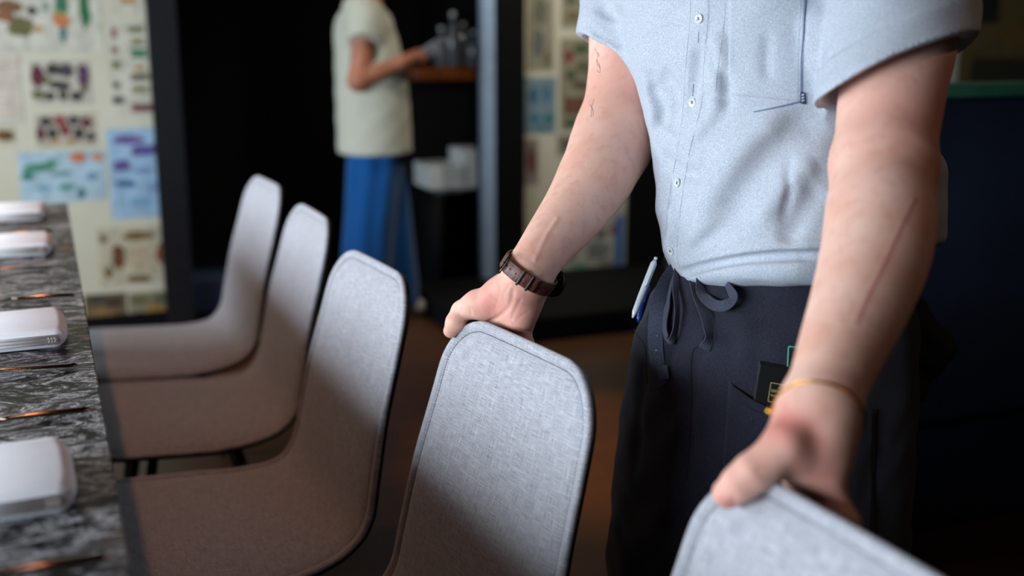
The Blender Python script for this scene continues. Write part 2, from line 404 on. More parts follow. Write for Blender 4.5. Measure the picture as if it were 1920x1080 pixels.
# ------------------------------------------------------------------ the room
YW = 4.85
X = lambda px, py=300, y=YW: float(aty(px, py, y)[0])
def struct(name, mb, mat, parent=None, **k):
    o = mb.build(name, mat, parent, smooth=False, **k)
    if parent is None: tag(o, kind='structure')
    return o
tag(obj('floor', [(-2.5, -2.6, 0), (5.2, -2.6, 0), (5.2, 6.9, 0), (-2.5, 6.9, 0)], [(0, 1, 2, 3)], M['floor'], smooth=False), 'dark brown plank floor under the chairs', kind='structure')
struct('ceiling', MB().box((-2.6, -2.7, 2.9), (5.3, 7.0, 3.0)), M['ceil'])
lw = MB()
wy = [(-.85, 1.95), (2.4, 4.2)]                                     # window bays of the street wall
lw.box((-2.6, -2.7, 0), (-2.5, 7.0, .9)); lw.box((-2.6, -2.7, 2.6), (-2.5, 7.0, 2.9))
for a, b in ((-2.7, wy[0][0]), (wy[0][1], wy[1][0]), (wy[1][1], 7.0)): lw.box((-2.6, a, .9), (-2.5, b, 2.6))
struct('wall_left', lw, M['wallp'])
for i, (a, b) in enumerate(wy):
    fr = MB()
    fr.box((-2.6, a, .9), (-2.49, a + .05, 2.6)); fr.box((-2.6, b - .05, .9), (-2.49, b, 2.6)); fr.box((-2.6, a, .9), (-2.49, b, .95)); fr.box((-2.6, a, 2.55), (-2.49, b, 2.6)); fr.box((-2.57, (a + b) / 2 - .02, .95), (-2.52, (a + b) / 2 + .02, 2.55))
    struct('window_%d' % (i + 1), fr, M['black_gloss'])
struct('wall_right', MB().box((5.2, -2.7, 0), (5.3, 7.0, 2.9)), M['wallp'])
struct('wall_front', MB().box((-2.5, -2.7, 0), (5.2, -2.6, 2.9)), M['wallp'])
xl0, xl1 = X(291), X(345)                                           # left frame of the dark opening
xp0, xp1, xf1 = X(896), X(918), X(976)
struct('wall_back', MB().box((-2.5, YW, 0), (xl0, YW + .15, 2.9)), M['cream'])
struct('wall_back_right', MB().box((xf1, YW, 0), (5.2, YW + .15, 2.9)), M['cream'])
struct('trim_1', MB().box((xl0, YW - .05, 0), (xl1, YW + .16, 2.9)), M['black_gloss'])
struct('trim_2', MB().box((xp1, YW - .05, 0), (xf1, YW + .16, 2.9)), M['black'])
struct('trim_3', MB().box((xp0, YW - .07, .1), (xp1, YW - .02, 2.9), ), M['steel'])
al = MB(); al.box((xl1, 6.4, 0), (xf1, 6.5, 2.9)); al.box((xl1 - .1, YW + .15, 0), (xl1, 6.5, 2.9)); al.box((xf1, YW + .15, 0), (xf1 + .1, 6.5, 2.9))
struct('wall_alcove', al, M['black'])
pf = float(atz(1040, 640, 0)[1])
struct('trim_4', MB().box((float(aty(885, 640, pf)[0]), pf, 0), (4.2, YW - .001, .1)), M['black'])
struct('trim_5', MB().box((xl1, YW - .02, 0), (xf1, 6.4, .012)), M['black'])
struct('trim_6', MB().box((X(1172, 450), YW - .04, .1), (X(1172, 450) + 1.0, YW - .003, 2.9)), M['black'])
struct('baseboard_left', MB().box((-2.5, YW - .02, 0), (xl0, YW, .07)), M['black'])
# navy booth back with a green rail
b0 = atz(1172, 990, 0); by = float(atz(1800, 992, 0)[1]); bx0 = float(aty(1320, 400, by)[0])
bz = float(aty(1850, 158, by)[2])
bo = empty('booth', (bx0, by, 0)); tag(bo, 'dark navy upholstered booth back with green top rail behind the man in the blue shirt', 'booth')
def rounded_box(name, lo, hi, r, mat, parent, seg=4):
    mb = MB().box(lo, hi); return mb.build(name, mat, parent, bevel=r)
L_ = 4.4 - bx0
rounded_box('seat_base', (.16, .03, 0), (L_, .6, .28), .012, M['navy'], bo)
rounded_box('back_panel', (.0, 0, .285), (L_, .12, bz - .03), .02, M['navy'], bo)
tag(rounded_box('end_panel', (-.012, .002, .0), (-.001, .118, bz - .031), .003, M['black'], bo), 'black end panel')
tag(rounded_box('top_rail', (-.01, -.012, bz - .03), (L_, .13, bz), .01, M['greenrail'], bo), 'green top rail')
# bar counter, bottles, low shelf in the dark alcove
yc = 5.35
cx0, cx1 = float(aty(772, 120, yc)[0]), xf1 - .01; cz = float(aty(850, 126, yc)[2])
bc = empty('bar_counter', (cx0, yc, .012)); tag(bc, 'black bar counter with an amber wooden top in the dark alcove', 'counter')
MB().box((.03, .02, 0), (cx1 - cx0, .5, cz - .072)).build('counter_body', M['black'], bc, bevel=.004)
MB().box((0, -.03, cz - .072), (cx1 - cx0, .5, cz - .012)).build('counter_top', M['amber'], bc, bevel=.006)
bpos = [(828, .10, .19, 'short clear bottle on the bar counter next to the hand of the person in white'), (850, .08, .26, 'tallest clear bottle, middle of the bar counter'), (868, .12, .21, 'medium clear bottle between the tallest bottle and the steel post'), (888, .07, .17, 'small clear bottle on the bar counter right against the steel post')]
for px, dy, h, lab in bpos:
    r = .032; p = aty(px, 120, yc + dy)
    t = empty('bottle', (p[0], yc + dy, cz + .001)); tag(t, lab, 'bottle', 'bottles on the bar counter')
    MB().lathe([(r * .9, 0), (r, .006), (r, h * .55), (r * .85, h * .66), (r * .38, h * .76), (r * .36, h * .93)]).build('bottle_body', M['glass'], t)
    MB().lathe([(r * .42, h * .93), (r * .42, h), (r * .3, h * 1.01)]).build('bottle_cap', M['ceramic'], t)
sh = empty('low_shelf', (cx0, yc - .36, .012)); tag(sh, 'black low shelf under the bar counter holding white folded linens', 'shelf')
zs = .56
MB().box((.0, 0, zs - .1), (cx1 - cx0, .3, zs - .08)).build('shelf_board', M['black_gloss'], sh)
for x_ in (0.0, cx1 - cx0 - .03): MB().box((x_, 0, 0), (x_ + .03, .3, zs - .1)).build('shelf_side', M['black'], sh)
def folded(name, lo, hi, mat, parent=None, layers=3):
    mb = MB(); x0, y0, z0 = lo; x1, y1, z1 = hi; t = (z1 - z0) / layers
    for k in range(layers):
        r = t * .48; zc = z0 + t * (k + .5); pr = []
        for i in range(13): a = -math.pi / 2 + math.pi * i / 12; pr.append((y1 - r + r * math.cos(a), zc + r * math.sin(a)))
        pr += [(y0 + .002 * (k % 2), zc + r), (y0 + .002 * (k % 2), zc - r)]
        n = len(pr); V = [(x, y, z) for x in (x0, x1) for y, z in pr]
        mb.add(V, [tuple(range(n))[::-1], tuple(range(n, 2 * n))] + [(i, (i + 1) % n, n + (i + 1) % n, n + i) for i in range(n)])
    return mb.build(name, mat, parent, bevel=.002)
for k, (fx, lz, lab) in enumerate([(.0, .10, 'lowest pile of white folded linen on the low shelf, at its left end'), (.18, .16, 'middle pile of white folded linen on the low shelf'), (.36, .20, 'tallest pile of white folded linen on the low shelf, beside the steel post')]):
    o = folded('folded_linen', (-.085, -.13, 0), (.085, .13, lz * 1.1), M['ceramic'], None, 4); o.location = (cx0 + fx + .06, yc - .21, .012 + zs - .08 + .001); tag(o, lab, 'linen', 'linen piles on the low shelf')
bb = atz(398, 585, .1)
o = MB().box((-.12, -.1, 0), (.12, .1, .16)).build('storage_box', plain('blue_plastic', srgb(60, 78, 112), rough=.5), None, bevel=.01)
o.location = (float(aty(398, 585, 5.0)[0]), 5.05, .0125); tag(o, 'small dull blue box low on the dark alcove floor behind the farthest chair', 'box')
# ------------------------------------------------------------------ chairs
PROF = smoothcurve([(-.228, .401), (-.14, .396), (-.058, .390), (.02, .386), (.089, .388), (.145, .402), (.176, .438), (.190, .50), (.2105, .60), (.2383, .70), (.272, .823)], 8)
PS = np.r_[0, np.cumsum(np.linalg.norm(np.diff(PROF, axis=0), axis=1))]; PL = PS[-1]; CW = .372
def prof_at(s):
    x = np.interp(s, PS, PROF[:, 0]); z = np.interp(s, PS, PROF[:, 1]); e = .004
    dx = np.interp(s + e, PS, PROF[:, 0]) - np.interp(s - e, PS, PROF[:, 0]); dz = np.interp(s + e, PS, PROF[:, 1]) - np.interp(s - e, PS, PROF[:, 1])
    l = math.hypot(dx, dz) + 1e-12; return x, z, -dz / l, dx / l      # normal: up on the seat, forward on the back
def outline(d, n=26):
    """rounded rectangle in flat (s,v) space, inset by d: right half from top centre to bottom centre"""
    W = CW / 2 - d; a, b = d, PL - d; rt = max(.085 - d, .004); rb = max(.05 - d, .004); P = []
    for t in np.linspace(0, 1, 5)[:-1]: P.append((b, (W - rt) * t))
    for k in range(13): q = math.pi / 2 * k / 12; P.append((b - rt + rt * math.cos(q), W - rt + rt * math.sin(q)))
    for t in np.linspace(0, 1, 62)[1:-1]: P.append((b - rt + (a + rb - b + rt) * t, W))
    for k in range(9): q = math.pi / 2 * k / 8; P.append((a + rb - rb * math.sin(q), W - rb + rb * math.cos(q)))
    for t in np.linspace(0, 1, 5)[1:]: P.append((a, (W - rb) * (1 - t)))
    return P
def wf(s): return 1 + .226 * np.clip((PL - s) / .5, 0, 1) + .20 * np.clip((.38 - s) / .15, 0, 1)
def ring(d, h):
    R = outline(d); full = R + [(s, -v) for s, v in R[-2:0:-1]]; V = []; U = []
    for s, v in full:
        x, z, nx, nz = prof_at(s); hh = h + .0 ; c = .010 * (1 - (v / (CW / 2)) ** 2) * np.clip((s - .45) / .25, 0, 1)   # faint hollow of the back
        V.append((x + nx * (hh - c), v * wf(s), z + nz * (hh - c))); U.append((s, v))
    return V, U, len(full)
def pad_mesh(prs, close_front=True):
    V = []; U = []; n = 0
    for d, h in prs: a, b, n = ring(d, h); V += a; U += b
    Fc = [(i * n + k, i * n + (k + 1) % n, (i + 1) * n + (k + 1) % n, (i + 1) * n + k) for i in range(len(prs) - 1) for k in range(n)]
    h2 = (n + 2) // 2
    for base, rev in ((len(prs) - 1) * n, False), (0, True):
        for k in range(h2 - 1):
            q = [base + k, base + k + 1, base + (n - k - 1) % n, base + (n - k) % n]
            q = list(dict.fromkeys(q)); Fc.append(q if not rev else q[::-1])
    return V, Fc, U
def make_chair(lab):
    t = empty('dining_chair'); tag(t, lab, 'chair', 'grey upholstered dining chairs along the marble table')
    prs = [(.006, -.0085), (.001, -.0078), (0, -.0048), (.001, -.0015), (.004, .0003), (.009, .0004), (.0125, -.0008), (.0145, -.0032), (.0162, -.0032), (.019, -.001), (.026, .0012), (.04, .003), (.07, .0045), (.11, .005), (.15, .005), (.172, .005)]
    v, f, u = pad_mesh(prs); o = obj('upholstery', v, f, M['linen'], t, uv=u); o.modifiers.new('normals', 'WEIGHTED_NORMAL')
    prs = [(.03, -.0150), (.005, -.0150), (.003, -.0138), (.0028, -.0100), (.005, -.0086), (.03, -.0086)]
    v, f, u = pad_mesh(prs[::1]); o = obj('shell', v, f, M['shell'], t, uv=u); tag(o, 'thin black shell')
    # stitched seam inside the edge
    R = outline(.0155); full = R + [(s, -x) for s, x in R[-2:0:-1]]; full.append(full[0]); Q = np.array(full)
    L = np.r_[0, np.cumsum(np.linalg.norm(np.diff(Q, axis=0), axis=1))]; mb = MB(); s = 0
    while s < L[-1] - .004:
        pts = []
        for e in (0, .0025):
            a = np.interp(s + e, L, Q[:, 0]); b = np.interp(s + e, L, Q[:, 1]); x, z, nx, nz = prof_at(a); c = .010 * (1 - (b / (CW / 2)) ** 2) * np.clip((a - .45) / .25, 0, 1)
            pts.append((x + nx * (-.0026 - c), b * wf(a), z + nz * (-.0026 - c)))
        mb.tube(pts, .0006, 4); s += .004
    mb.build('seam', M['seam'], t)
    for sx, sy in ((-1, -1), (-1, 1), (1, -1), (1, 1)):
        x0, x1 = (-.10, -.17) if sx < 0 else (.05, .15)
        MB().tube([(x0, sy * .10, .375), (x0 * .6 + x1 * .4, sy * .135, .24), (x1, sy * .165, 0)], [.013, .011, .008], 12).build('leg', M['chrome'], t)
    fr = MB()
    for sx in (-.10, .05): fr.box((sx - .015, -.11, .362), (sx + .015, .11, .378))
    fr.box((-.10, -.02, .360), (.05, .02, .370)); fr.build('under_frame', M['chrome'], t)
    return t
def copy_tree(o, parent=None):
    c = o.copy(); C.objects.link(c); c.parent = parent
    for ch in [x for x in bpy.data.objects if x.parent == o]: copy_tree(ch, c)
    return c
chairs = []
spots = [(.533, 3.077, 3.4, 'grey upholstered chair farthest down the row, near the far end of the marble table'),
         (.531, 2.507, 1, 'second grey chair from the far end of the row, right behind the middle chair'),
         (.506, 1.897, 4.5, 'third chair from the far end, its back just left of the hand with the watch'),
         (.545, 1.316, 7.9, 'grey chair pulled out, its back gripped by the hand with the brown watch'),
         (.567, .688, 2, 'nearest grey chair, its back gripped by the hand with the gold bracelet')]
for i, (x, y, a, lab) in enumerate(spots):
    c = make_chair(lab) if i == 0 else copy_tree(chairs[0])
    c['label'] = lab; a = math.radians(a); c.rotation_euler = (0, 0, a)
    c.location = (x - .272 * math.cos(a), y - .272 * math.sin(a), 0); chairs.append(c)
# ------------------------------------------------------------------ table and settings
TZ = .76; TX = .036
t = empty('dining_table', (-.4, 1.6, 0)); tag(t, 'long dining table with a black and white swirled marble top', 'table')
MB().box((-.46, -2.1, TZ - .03), (TX + .4, 1.68, TZ)).build('tabletop', M['marble'], t, bevel=.002, smooth=False)
for x_, y_ in ((-.3, -1.9), (-.3, 1.5), (.18, -1.9), (.18, 1.5)):
    MB().box((x_ - .03, y_ - .03, 0), (x_ + .03, y_ + .03, TZ - .06)).build('leg', M['black'], t, bevel=.004)
MB().box((-.36, -1.95, 0), (-.33, 1.55, TZ - .031)).build('light_block_panel', M['black'], t)  # unseen panel added to stop window light passing under the table
MB().box((-.325, -1.93, TZ - .09), (.21, 1.53, TZ - .031)).build('apron_rail', M['black'], t)
def napkin():
    """cloth folded into a thick flat packet: layers that wrap round the end next to the table edge"""
    t = empty('napkin'); W = .073; L0 = -.30
    def packet(x1, z0, z1, y0, y1, n=14):
        r = (z1 - z0) / 2; zc = (z0 + z1) / 2; pr = [(L0, z0)]
        for k in range(n + 1): q = -math.pi / 2 + math.pi * k / n; pr.append((x1 - r + r * math.cos(q), zc + r * math.sin(q)))
        pr.append((L0, z1)); V = []; ys = np.linspace(y0, y1, 13)
        for y in ys:
            e = abs(y - (y0 + y1) / 2) / ((y1 - y0) / 2); sq = 1 - .10 * e ** 6; sh = -.006 * e ** 4
            for x, z in pr:
                wv = .0012 * math.sin(37 * x + 21 * y) + .0009 * math.sin(90 * y + 11 * x) if z > zc else 0
                V.append((x + sh * (x - L0) / (x1 - L0), y, zc + (z - zc) * sq + wv))
        m = len(pr); Fc = [(i * m + k, i * m + k + 1, (i + 1) * m + k + 1, (i + 1) * m + k) for i in range(12) for k in range(m - 1)]
        Fc += [tuple(range(m))[::-1], tuple(12 * m + k for k in range(m))] + [(i * m + m - 1, i * m, (i + 1) * m, (i + 1) * m + m - 1) for i in range(12)]
        return V, Fc
    mb = MB()
    v, f = packet(0, .0, .029, -W, W); mb.add(v, f)
    mb.build('outer_fold', M['napkin'], t)
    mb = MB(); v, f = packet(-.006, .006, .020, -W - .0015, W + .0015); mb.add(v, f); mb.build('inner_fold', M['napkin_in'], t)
    mb = MB()
    for z in (.0135, .0185, .0085): mb.tube([(L0, -W - .0018, z), (-.1, -W - .0022, z), (-.016, -W - .0018, z)], .0022, 8)
    mb.build('hem', M['napkin'], t)
    mb = MB()
    for k in range(3):
        x_ = -.022 - .004 * k; mb.tube([(x_, -W - .002, .006), (x_ + .004, -W - .0028, .013), (x_, -W - .002, .020)], .0013, 6)
    mb.build('stitched_corner', M['napkin_in'], t)
    return t
def table_knife(o=None):
    t = empty('table_knife')
    MB().tube([(0, 0, .005), (-.01, 0, .0055), (-.05, 0, .0058), (-.09, 0, .005), (-.1, 0, .0045)], [.004, .0065, .0062, .005, .004], 16, sq=(.55, 1)).build('handle', M['cutlery'], t)
    MB().tube([(-.1, 0, .0045), (-.12, 0, .004), (-.16, -.001, .004), (-.20, -.002, .0035), (-.225, .003, .003)], [.005, .008, .0095, .0085, .001], 16, sq=(.14, 1)).build('blade', M['cutlery'], t)
    return t
def table_fork():
    t = empty('table_fork')
    MB().tube([(0, 0, .004), (-.008, 0, .0045), (-.05, 0, .006), (-.11, 0, .009), (-.14, 0, .006)], [.003, .008, .0065, .004, .005], 16, sq=(.32, 1)).build('handle', M['cutlery'], t)
    mb = MB().tube([(-.14, 0, .006), (-.15, 0, .004), (-.165, 0, .004)], [.005, .011, .0115], 16, sq=(.18, 1))
    for k in range(4): y = -.009 + .006 * k; mb.tube([(-.163, y, .004), (-.19, y, .0045), (-.205, y, .008)], [.002, .0017, .0008], 8)
    mb.build('tines', M['cutlery'], t); return t
npx = [((140, 893), 'napkin nearest the camera, beside the chair gripped by the bracelet hand', 'nearest'), ((126, 620), 'second napkin from the camera on the marble table', 'second'), ((100, 463), 'third napkin from the camera on the marble table', 'third'), ((88, 402), 'farthest white folded napkin on the marble table', 'farthest')]
nap0 = kn0 = fk0 = None
for i, ((px, py), lab, wd) in enumerate(npx):
    p = atz(px, py - 6, TZ + .012); n = napkin() if nap0 is None else copy_tree(nap0); nap0 = nap0 or n
    n.location = (p[0], p[1], TZ + .0006); n.rotation_euler = (0, 0, math.radians([2, 1, 0, -1][i])); tag(n, 'white folded cotton ' + lab if not lab.startswith('far') else lab, 'napkin', 'folded napkins on the marble table')
kpx = [((205, 1045), 0), ((170, 768), 1), ((140, 553), 2), ((100, 432), 3)]
fpx = [((146, 683), 1), ((98, 500), 2)]
klab = ['table knife nearest the camera, at the bottom edge of the photo', 'long dark knife lying between the nearest napkin and the second napkin', 'dark knife lying between the second napkin and the third napkin', 'knife lying between the third napkin and the farthest napkin']
for (px, py), i in kpx:
    p = atz(px, py, TZ + .005); n = table_knife() if kn0 is None else copy_tree(kn0); kn0 = kn0 or n
    n.location = (p[0], p[1], TZ + .0005); n.rotation_euler = (0, 0, math.radians([-3, -2, -6, 0][i])); tag(n, klab[i], 'knife', 'knives of the place settings')
flab = {1: 'fork lying right in front of the second napkin from the camera', 2: 'fork lying right in front of the third napkin from the camera'}
for (px, py), i in fpx:
    p = atz(px, py, TZ + .005); n = table_fork() if fk0 is None else copy_tree(fk0); fk0 = fk0 or n
    n.location = (p[0], p[1], TZ + .0005); n.rotation_euler = (0, 0, math.radians(-1)); tag(n, flab[i], 'fork', 'forks of the place settings')
# ------------------------------------------------------------------ the waiter
man = empty('person', (.96, 1.32, 0)); tag(man, 'man in pale blue short sleeved shirt and charcoal apron holding two chair backs', 'person')
MO = np.array([.96, 1.32, 0])
FA = math.radians(190); fd = np.array([math.cos(FA), math.sin(FA), 0]); ld = np.array([-fd[1], fd[0], 0])
def chairframe(c):
    m = c.matrix_basis if False else Matrix.Translation(c.location) @ Matrix.Rotation(c.rotation_euler[2], 4, 'Z')
    a = c.rotation_euler[2]; n = np.array([math.cos(a), math.sin(a), 0]); e = np.array([math.sin(a), -math.cos(a), 0])
    O = np.array(m @ Vector((.272, .15, .823))); return O, e, n
c4 = chairframe(chairs[3]); c5 = chairframe(chairs[4])
def atn(fr, px, py, n_): O, e, n = fr; R = ray(px, py); z = ((O + n * n_ - CAM) @ n) / (R @ n); return CAM + R * z
def loc_(fr, s, n_, h): O, e, n = fr; return O + e * s + n * n_ + np.array([0, 0, h])
# --- skeleton points
RS, LS = at(1215, -125, 1.78), at(1655, -110, 1.40)
RE, LE = at(1150, 268, 1.70), at(1655, 335, 1.27)
RW = atn(c4, 985, 513, .046); LW = atn(c5, 1538, 765, .075)
print('arm lengths', np.linalg.norm(RS - RE), np.linalg.norm(RE - RW), np.linalg.norm(LS - LE), np.linalg.norm(LE - LW), 'wrist z', proj(RW)[2], proj(LW)[2])
view = lambda p: (np.asarray(p) - CAM) / np.linalg.norm(np.asarray(p) - CAM)
def px2(p, dx, dy): q = proj(p); return at(q[0] + dx, q[1] + dy, q[2])
lerp = lambda a, b, t: a + (b - a) * t
# right arm (image left)
zR = lambda t: lerp(proj(RE)[2], proj(RW)[2], t)
armR = [(RS, .062), (at(1180, 40, 1.755), .060), (at(1172, 150, 1.735), .0575), (RE, .0535)]
foreR = [(at(1148, 262, 1.70), .0535), (at(1122, 322, zR(.25)), .0565), (at(1082, 388, zR(.5)), .0475), (at(1035, 450, zR(.75)), .039), (at(1003, 492, zR(.93)), .0335), (RW, .0315)]
g = lambda px, py, n_: atn(c4, px, py, n_)
palmR = [  # thenar, hollow, hypothenar masses
    [(g(975, 528, .047), .024), (g(940, 550, .038), .0255), (g(915, 570, .028), .0235), (g(893, 574, .018), .0175)],
    [(g(985, 530, .052), .026), (g(955, 578, .052), .0225), (g(935, 600, .050), .0185), (g(930, 612, .054), .015)],
    [(g(985, 530, .052), .026), (g(968, 585, .052), .0225), (g(960, 612, .052), .0175), (g(958, 626, .052), .014)],
    [(g(990, 535, .052), .024), (g(985, 568, .052), .0225), (g(978, 602, .050), .0190), (g(975, 626, .050), .0155)],
]
thumbR = [(g(893, 568, .016), .0185), (g(866, 583, .004), .0145), (g(854, 604, -.008), .0135), (g(845, 620, -.0135), .0105)]
fingR = []
for k, (s, nb, L, r) in enumerate([(.030, .052, 1.0, .0092), (.050, .054, 1.08, .0095), (.070, .053, 1.0, .0090), (.087, .050, .82, .0080)]):
    fingR.append([(g(*[(932, 604), (948, 612), (962, 618), (974, 622)][k], .052), r * 1.35), (loc_(c4, s, nb, -.028), r * 1.25), (loc_(c4, s, nb - .006, -.028 - .036 * L), r * 1.08), (loc_(c4, s, nb - .018, -.028 - .058 * L), r), (loc_(c4, s, .006 + r, -.028 - .076 * L), r * .85)])
# left arm (image right)
zL = lambda t: lerp(proj(LE)[2], proj(LW)[2], t)
armL = [(LS, .068), (at(1688, 60, 1.36), .066), (at(1672, 180, 1.32), .0605), (at(1658, 290, 1.285), .0555)]
foreL = [(at(1655, 330, 1.27), .0545), (at(1650, 405, zL(.18)), .0585), (at(1640, 480, zL(.36)), .0560), (at(1612, 570, zL(.57)), .0490), (at(1578, 655, zL(.76)), .0415), (at(1555, 715, zL(.9)), .0365), (LW, .0335)]
q = lambda px, py, n_: atn(c5, px, py, n_)
palmL = [
    [(q(1540, 780, .074), .030), (q(1545, 835, .070), .027), (q(1546, 880, .066), .0225), (q(1545, 912, .062), .018)],
    [(q(1520, 775, .070), .027), (q(1500, 815, .050), .0245), (q(1476, 843, .030), .0215)],
    [(q(1492, 826, .044), .0215), (q(1525, 830, .062), .025), (q(1510, 862, .050), .0195), (q(1505, 885, .054), .017)],
    [(q(1545, 820, .095), .024), (q(1545, 880, .100), .022)],
]
thumbL = [(q(1478, 843, .028), .0215), (q(1440, 868, .010), .0185), (q(1412, 887, -.004), .0180), (q(1388, 906, -.0140), .0162), (q(1364, 925, -.0190), .0138)]
fingL = []
for k, (s, L, r) in enumerate([(.088, 1.0, .0092), (.066, 1.08, .0095), (.045, 1.0, .0090), (.026, .82, .0080)]):
    b = q(1546, 905, .066) - c5[1] * .0205 * k
    fingL.append([(b, r * 1.4), (loc_(c5, s, .060, -.035), r * 1.25), (loc_(c5, s, .052, -.070 * L), r * 1.08), (loc_(c5, s, .036, -.092 * L), r), (loc_(c5, s, .008 + r, -.108 * L), r * .85)])
vR, vL = view(RW), view(LW)
def f_hand(P, palm, thumb, fing, wrist, k=.016):
    d = chain(P, palm[0], .012)
    for c_ in palm[1:]: d = smin(d, chain(P, c_, .012), k)
    d = smin(d, chain(P, thumb, .005), .010)
    f_ = chain(P, fing[0], .003)
    for c_ in fing[1:]: f_ = np.minimum(f_, chain(P, c_, .003)) if False else smin(f_, chain(P, c_, .003), .0015)
    return smin(d, f_, .008)
crease_R = [  # (pixel polyline, half width, depth)
    ([(962, 545), (956, 572), (938, 592), (918, 603)], .0030, .0022), ([(962, 608), (975, 618), (994, 622)], .0016, .0016),
    ([(955, 535), (945, 552), (948, 572)], .0018, .0008), ([(938, 528), (936, 552), (928, 578)], .0014, .0007), ([(925, 528), (920, 555)], .0013, .0006),
    ([(880, 575), (884, 590)], .0016, .0012), ([(976, 562), (966, 582), (958, 600)], .0018, .0009), ([(990, 585), (978, 592), (968, 604)], .0013, .0006), ([(872, 566), (862, 590)], .0014, .0004)]
def handR0(P): return f_hand(P, palmR, thumbR, fingR, RW)
def fore(P, nodes, v, flat):
    return chain(P, nodes, .02)
def armR0(P):
    d = smin(chain(P, armR, .03), fore(P, foreR, vR, 1), .035)
    return d
def bodyR_(P): return smin(armR0(P), handR0(P), .020)
crs = []
for pl, wd, dp in crease_R: crs.append((trace(bodyR_, smoothcurve(pl, 4), 1.2), wd, dp))
tendR = trace(bodyR_, [(1003, 488), (1025, 440), (1045, 410)], 1.2)
def bodyR(P):
    d = bodyR_(P); m = (np.abs(d) < .02) & (np.linalg.norm(P - RW, axis=1) < .16)
    if m.any():
        Q = P[m]; a = np.zeros(len(Q))
        for pts, wd, dp in crs: e, _ = polydist(Q, pts); a += dp * np.exp(-(e / wd) ** 2)
        e, _ = polydist(Q, tendR); a -= .0014 * np.exp(-(e / .003) ** 2)
        d[m] += a
    return d
def bodyL_(P):
    d = smin(chain(P, armL, .03), chain(P, foreL, .02), .03)
    return smin(d, f_hand(P, palmL, thumbL, fingL, LW, .02), .022)
nailL = trace(bodyL_, [(1362, 915), (1376, 928), (1374, 944)], .8)
knL = trace(bodyL_, [(1422, 880), (1432, 896)], .8)
webL = trace(bodyL_, [(1530, 815), (1512, 850), (1492, 880)], .8)
scarL = trace(bodyL_, smoothcurve([(1716, 372), (1690, 425), (1660, 490), (1630, 550), (1612, 590), (1606, 606)], 5), .9)
def bodyL(P):
    d = bodyL_(P); m = np.abs(d) < .02
    if m.any():
        Q = P[m]; a = np.zeros(len(Q))
        e, _ = polydist(Q, nailL); a += .0016 * np.exp(-(e / .0018) ** 2)
        e, _ = polydist(Q, knL); a += .0006 * np.exp(-(e / .002) ** 2)
        e, _ = polydist(Q, webL); a += .0022 * np.exp(-(e / .012) ** 2)
        e, _ = polydist(Q, scarL); a -= .0007 * np.exp(-(e / .0018) ** 2)
        d[m] += a
    return d
# --- head, neck, trunk, legs: the rest of the one body
SM = (RS + LS) / 2
HD = SM + np.array([0, 0, .26]) + fd * .06
def trunk(P):
    up = np.array([0, 0, 1.])
    d = cone(P, SM - up * .02, SM + up * .10 + fd * .02, .07, .055)
    d = smin(d, cone(P, RS, SM, .05, .07), .04); d = smin(d, cone(P, LS, SM, .05, .07), .04)
    q_ = (P - MO); hx = q_ @ fd; ly = q_ @ ld
    for (c_, r_, b_, k_) in ((.88, .13, .10, 0), (1.0, .13, .095, 0), (1.15, .125, .09, 0), (1.25, .125, .08, 0)):
        cc = MO + up * c_ + np.array([-.035, .055, 0]) * min(1, max(0, (c_ - .95) / .2)); w_ = P - cc; e = np.sqrt((w_ @ ld / r_) ** 2 + (w_ @ fd / b_) ** 2 + (w_[:, 2] / .13) ** 2)
        d = smin(d, (e - 1) * b_, .05)
    for s_ in (-1, 1):
        hp = MO + up * .84 + ld * s_ * .085; kn = MO + up * .46 + ld * s_ * .11 + fd * .02; an = MO + up * .09 + ld * s_ * .12 - fd * .02
        d = smin(d, cone(P, hp, kn, .085, .055), .04); d = smin(d, cone(P, kn, an, .055, .038), .03)
    return d
def head(P):
    w_ = P - HD; x = w_ @ fd; y = w_ @ ld; z = w_[:, 2]
    E = lambda cx, cy, cz, a, b, c_: (np.sqrt(((x - cx) / a) ** 2 + ((y - cy) / b) ** 2 + ((z - cz) / c_) ** 2) - 1) * min(a, b, c_)
    d = smin(E(-.01, 0, .03, .098, .076, .095), E(.025, 0, -.045, .062, .052, .065), .04)
    d = smin(d, E(.094, 0, -.018, .020, .012, .024), .015); d = smin(d, E(.085, 0, .018, .012, .036, .010), .015)
    d = smin(d, E(.082, 0, -.058, .012, .024, .005), .006); d = smin(d, E(.084, 0, -.069, .011, .020, .005), .005)
    d = smin(d, E(.070, 0, -.098, .022, .022, .016), .02)
    for s_ in (-1, 1):
        d = smin(d, E(-.005, s_ * .076, -.012, .018, .008, .030), .006)
        d = -smin(-d, E(.094, s_ * .031, .003, .014, .017, .011), .008); d = smin(d, E(.076, s_ * .031, .003, .013, .013, .012), .003)
    p0 = cone(P, HD + fd * -.03 + np.array([0, 0, -.08]), SM + np.array([0, 0, .02]), .055, .06)
    return smin(d, p0, .03)
parts = []
lohi = lambda L, pad: (np.min([np.asarray(a) - r for a, r in L], 0) - pad, np.max([np.asarray(a) + r for a, r in L], 0) + pad)
allR = armR + foreR + sum(palmR, []) + thumbR + sum(fingR, []); allL = armL + foreL + sum(palmL, []) + thumbL + sum(fingL, [])
def cutR(P): return np.minimum(bodyR(P), 9)
hand_lo, hand_hi = lohi([foreR[-2], foreR[-1]] + sum(palmR, []) + thumbR + sum(fingR, []), .01)
V1, F1 = mesh_sdf(bodyR, *lohi(allR, .012), .0018)
V2, F2 = mesh_sdf(bodyL, *lohi(allL, .012), .0020)
V3, F3 = mesh_sdf(lambda P: trunk(P), MO + [-.3, -.35, .02], MO + [.3, .35, 1.48], .009)
V4, F4 = mesh_sdf(head, HD - .17, HD + .15, .0035)
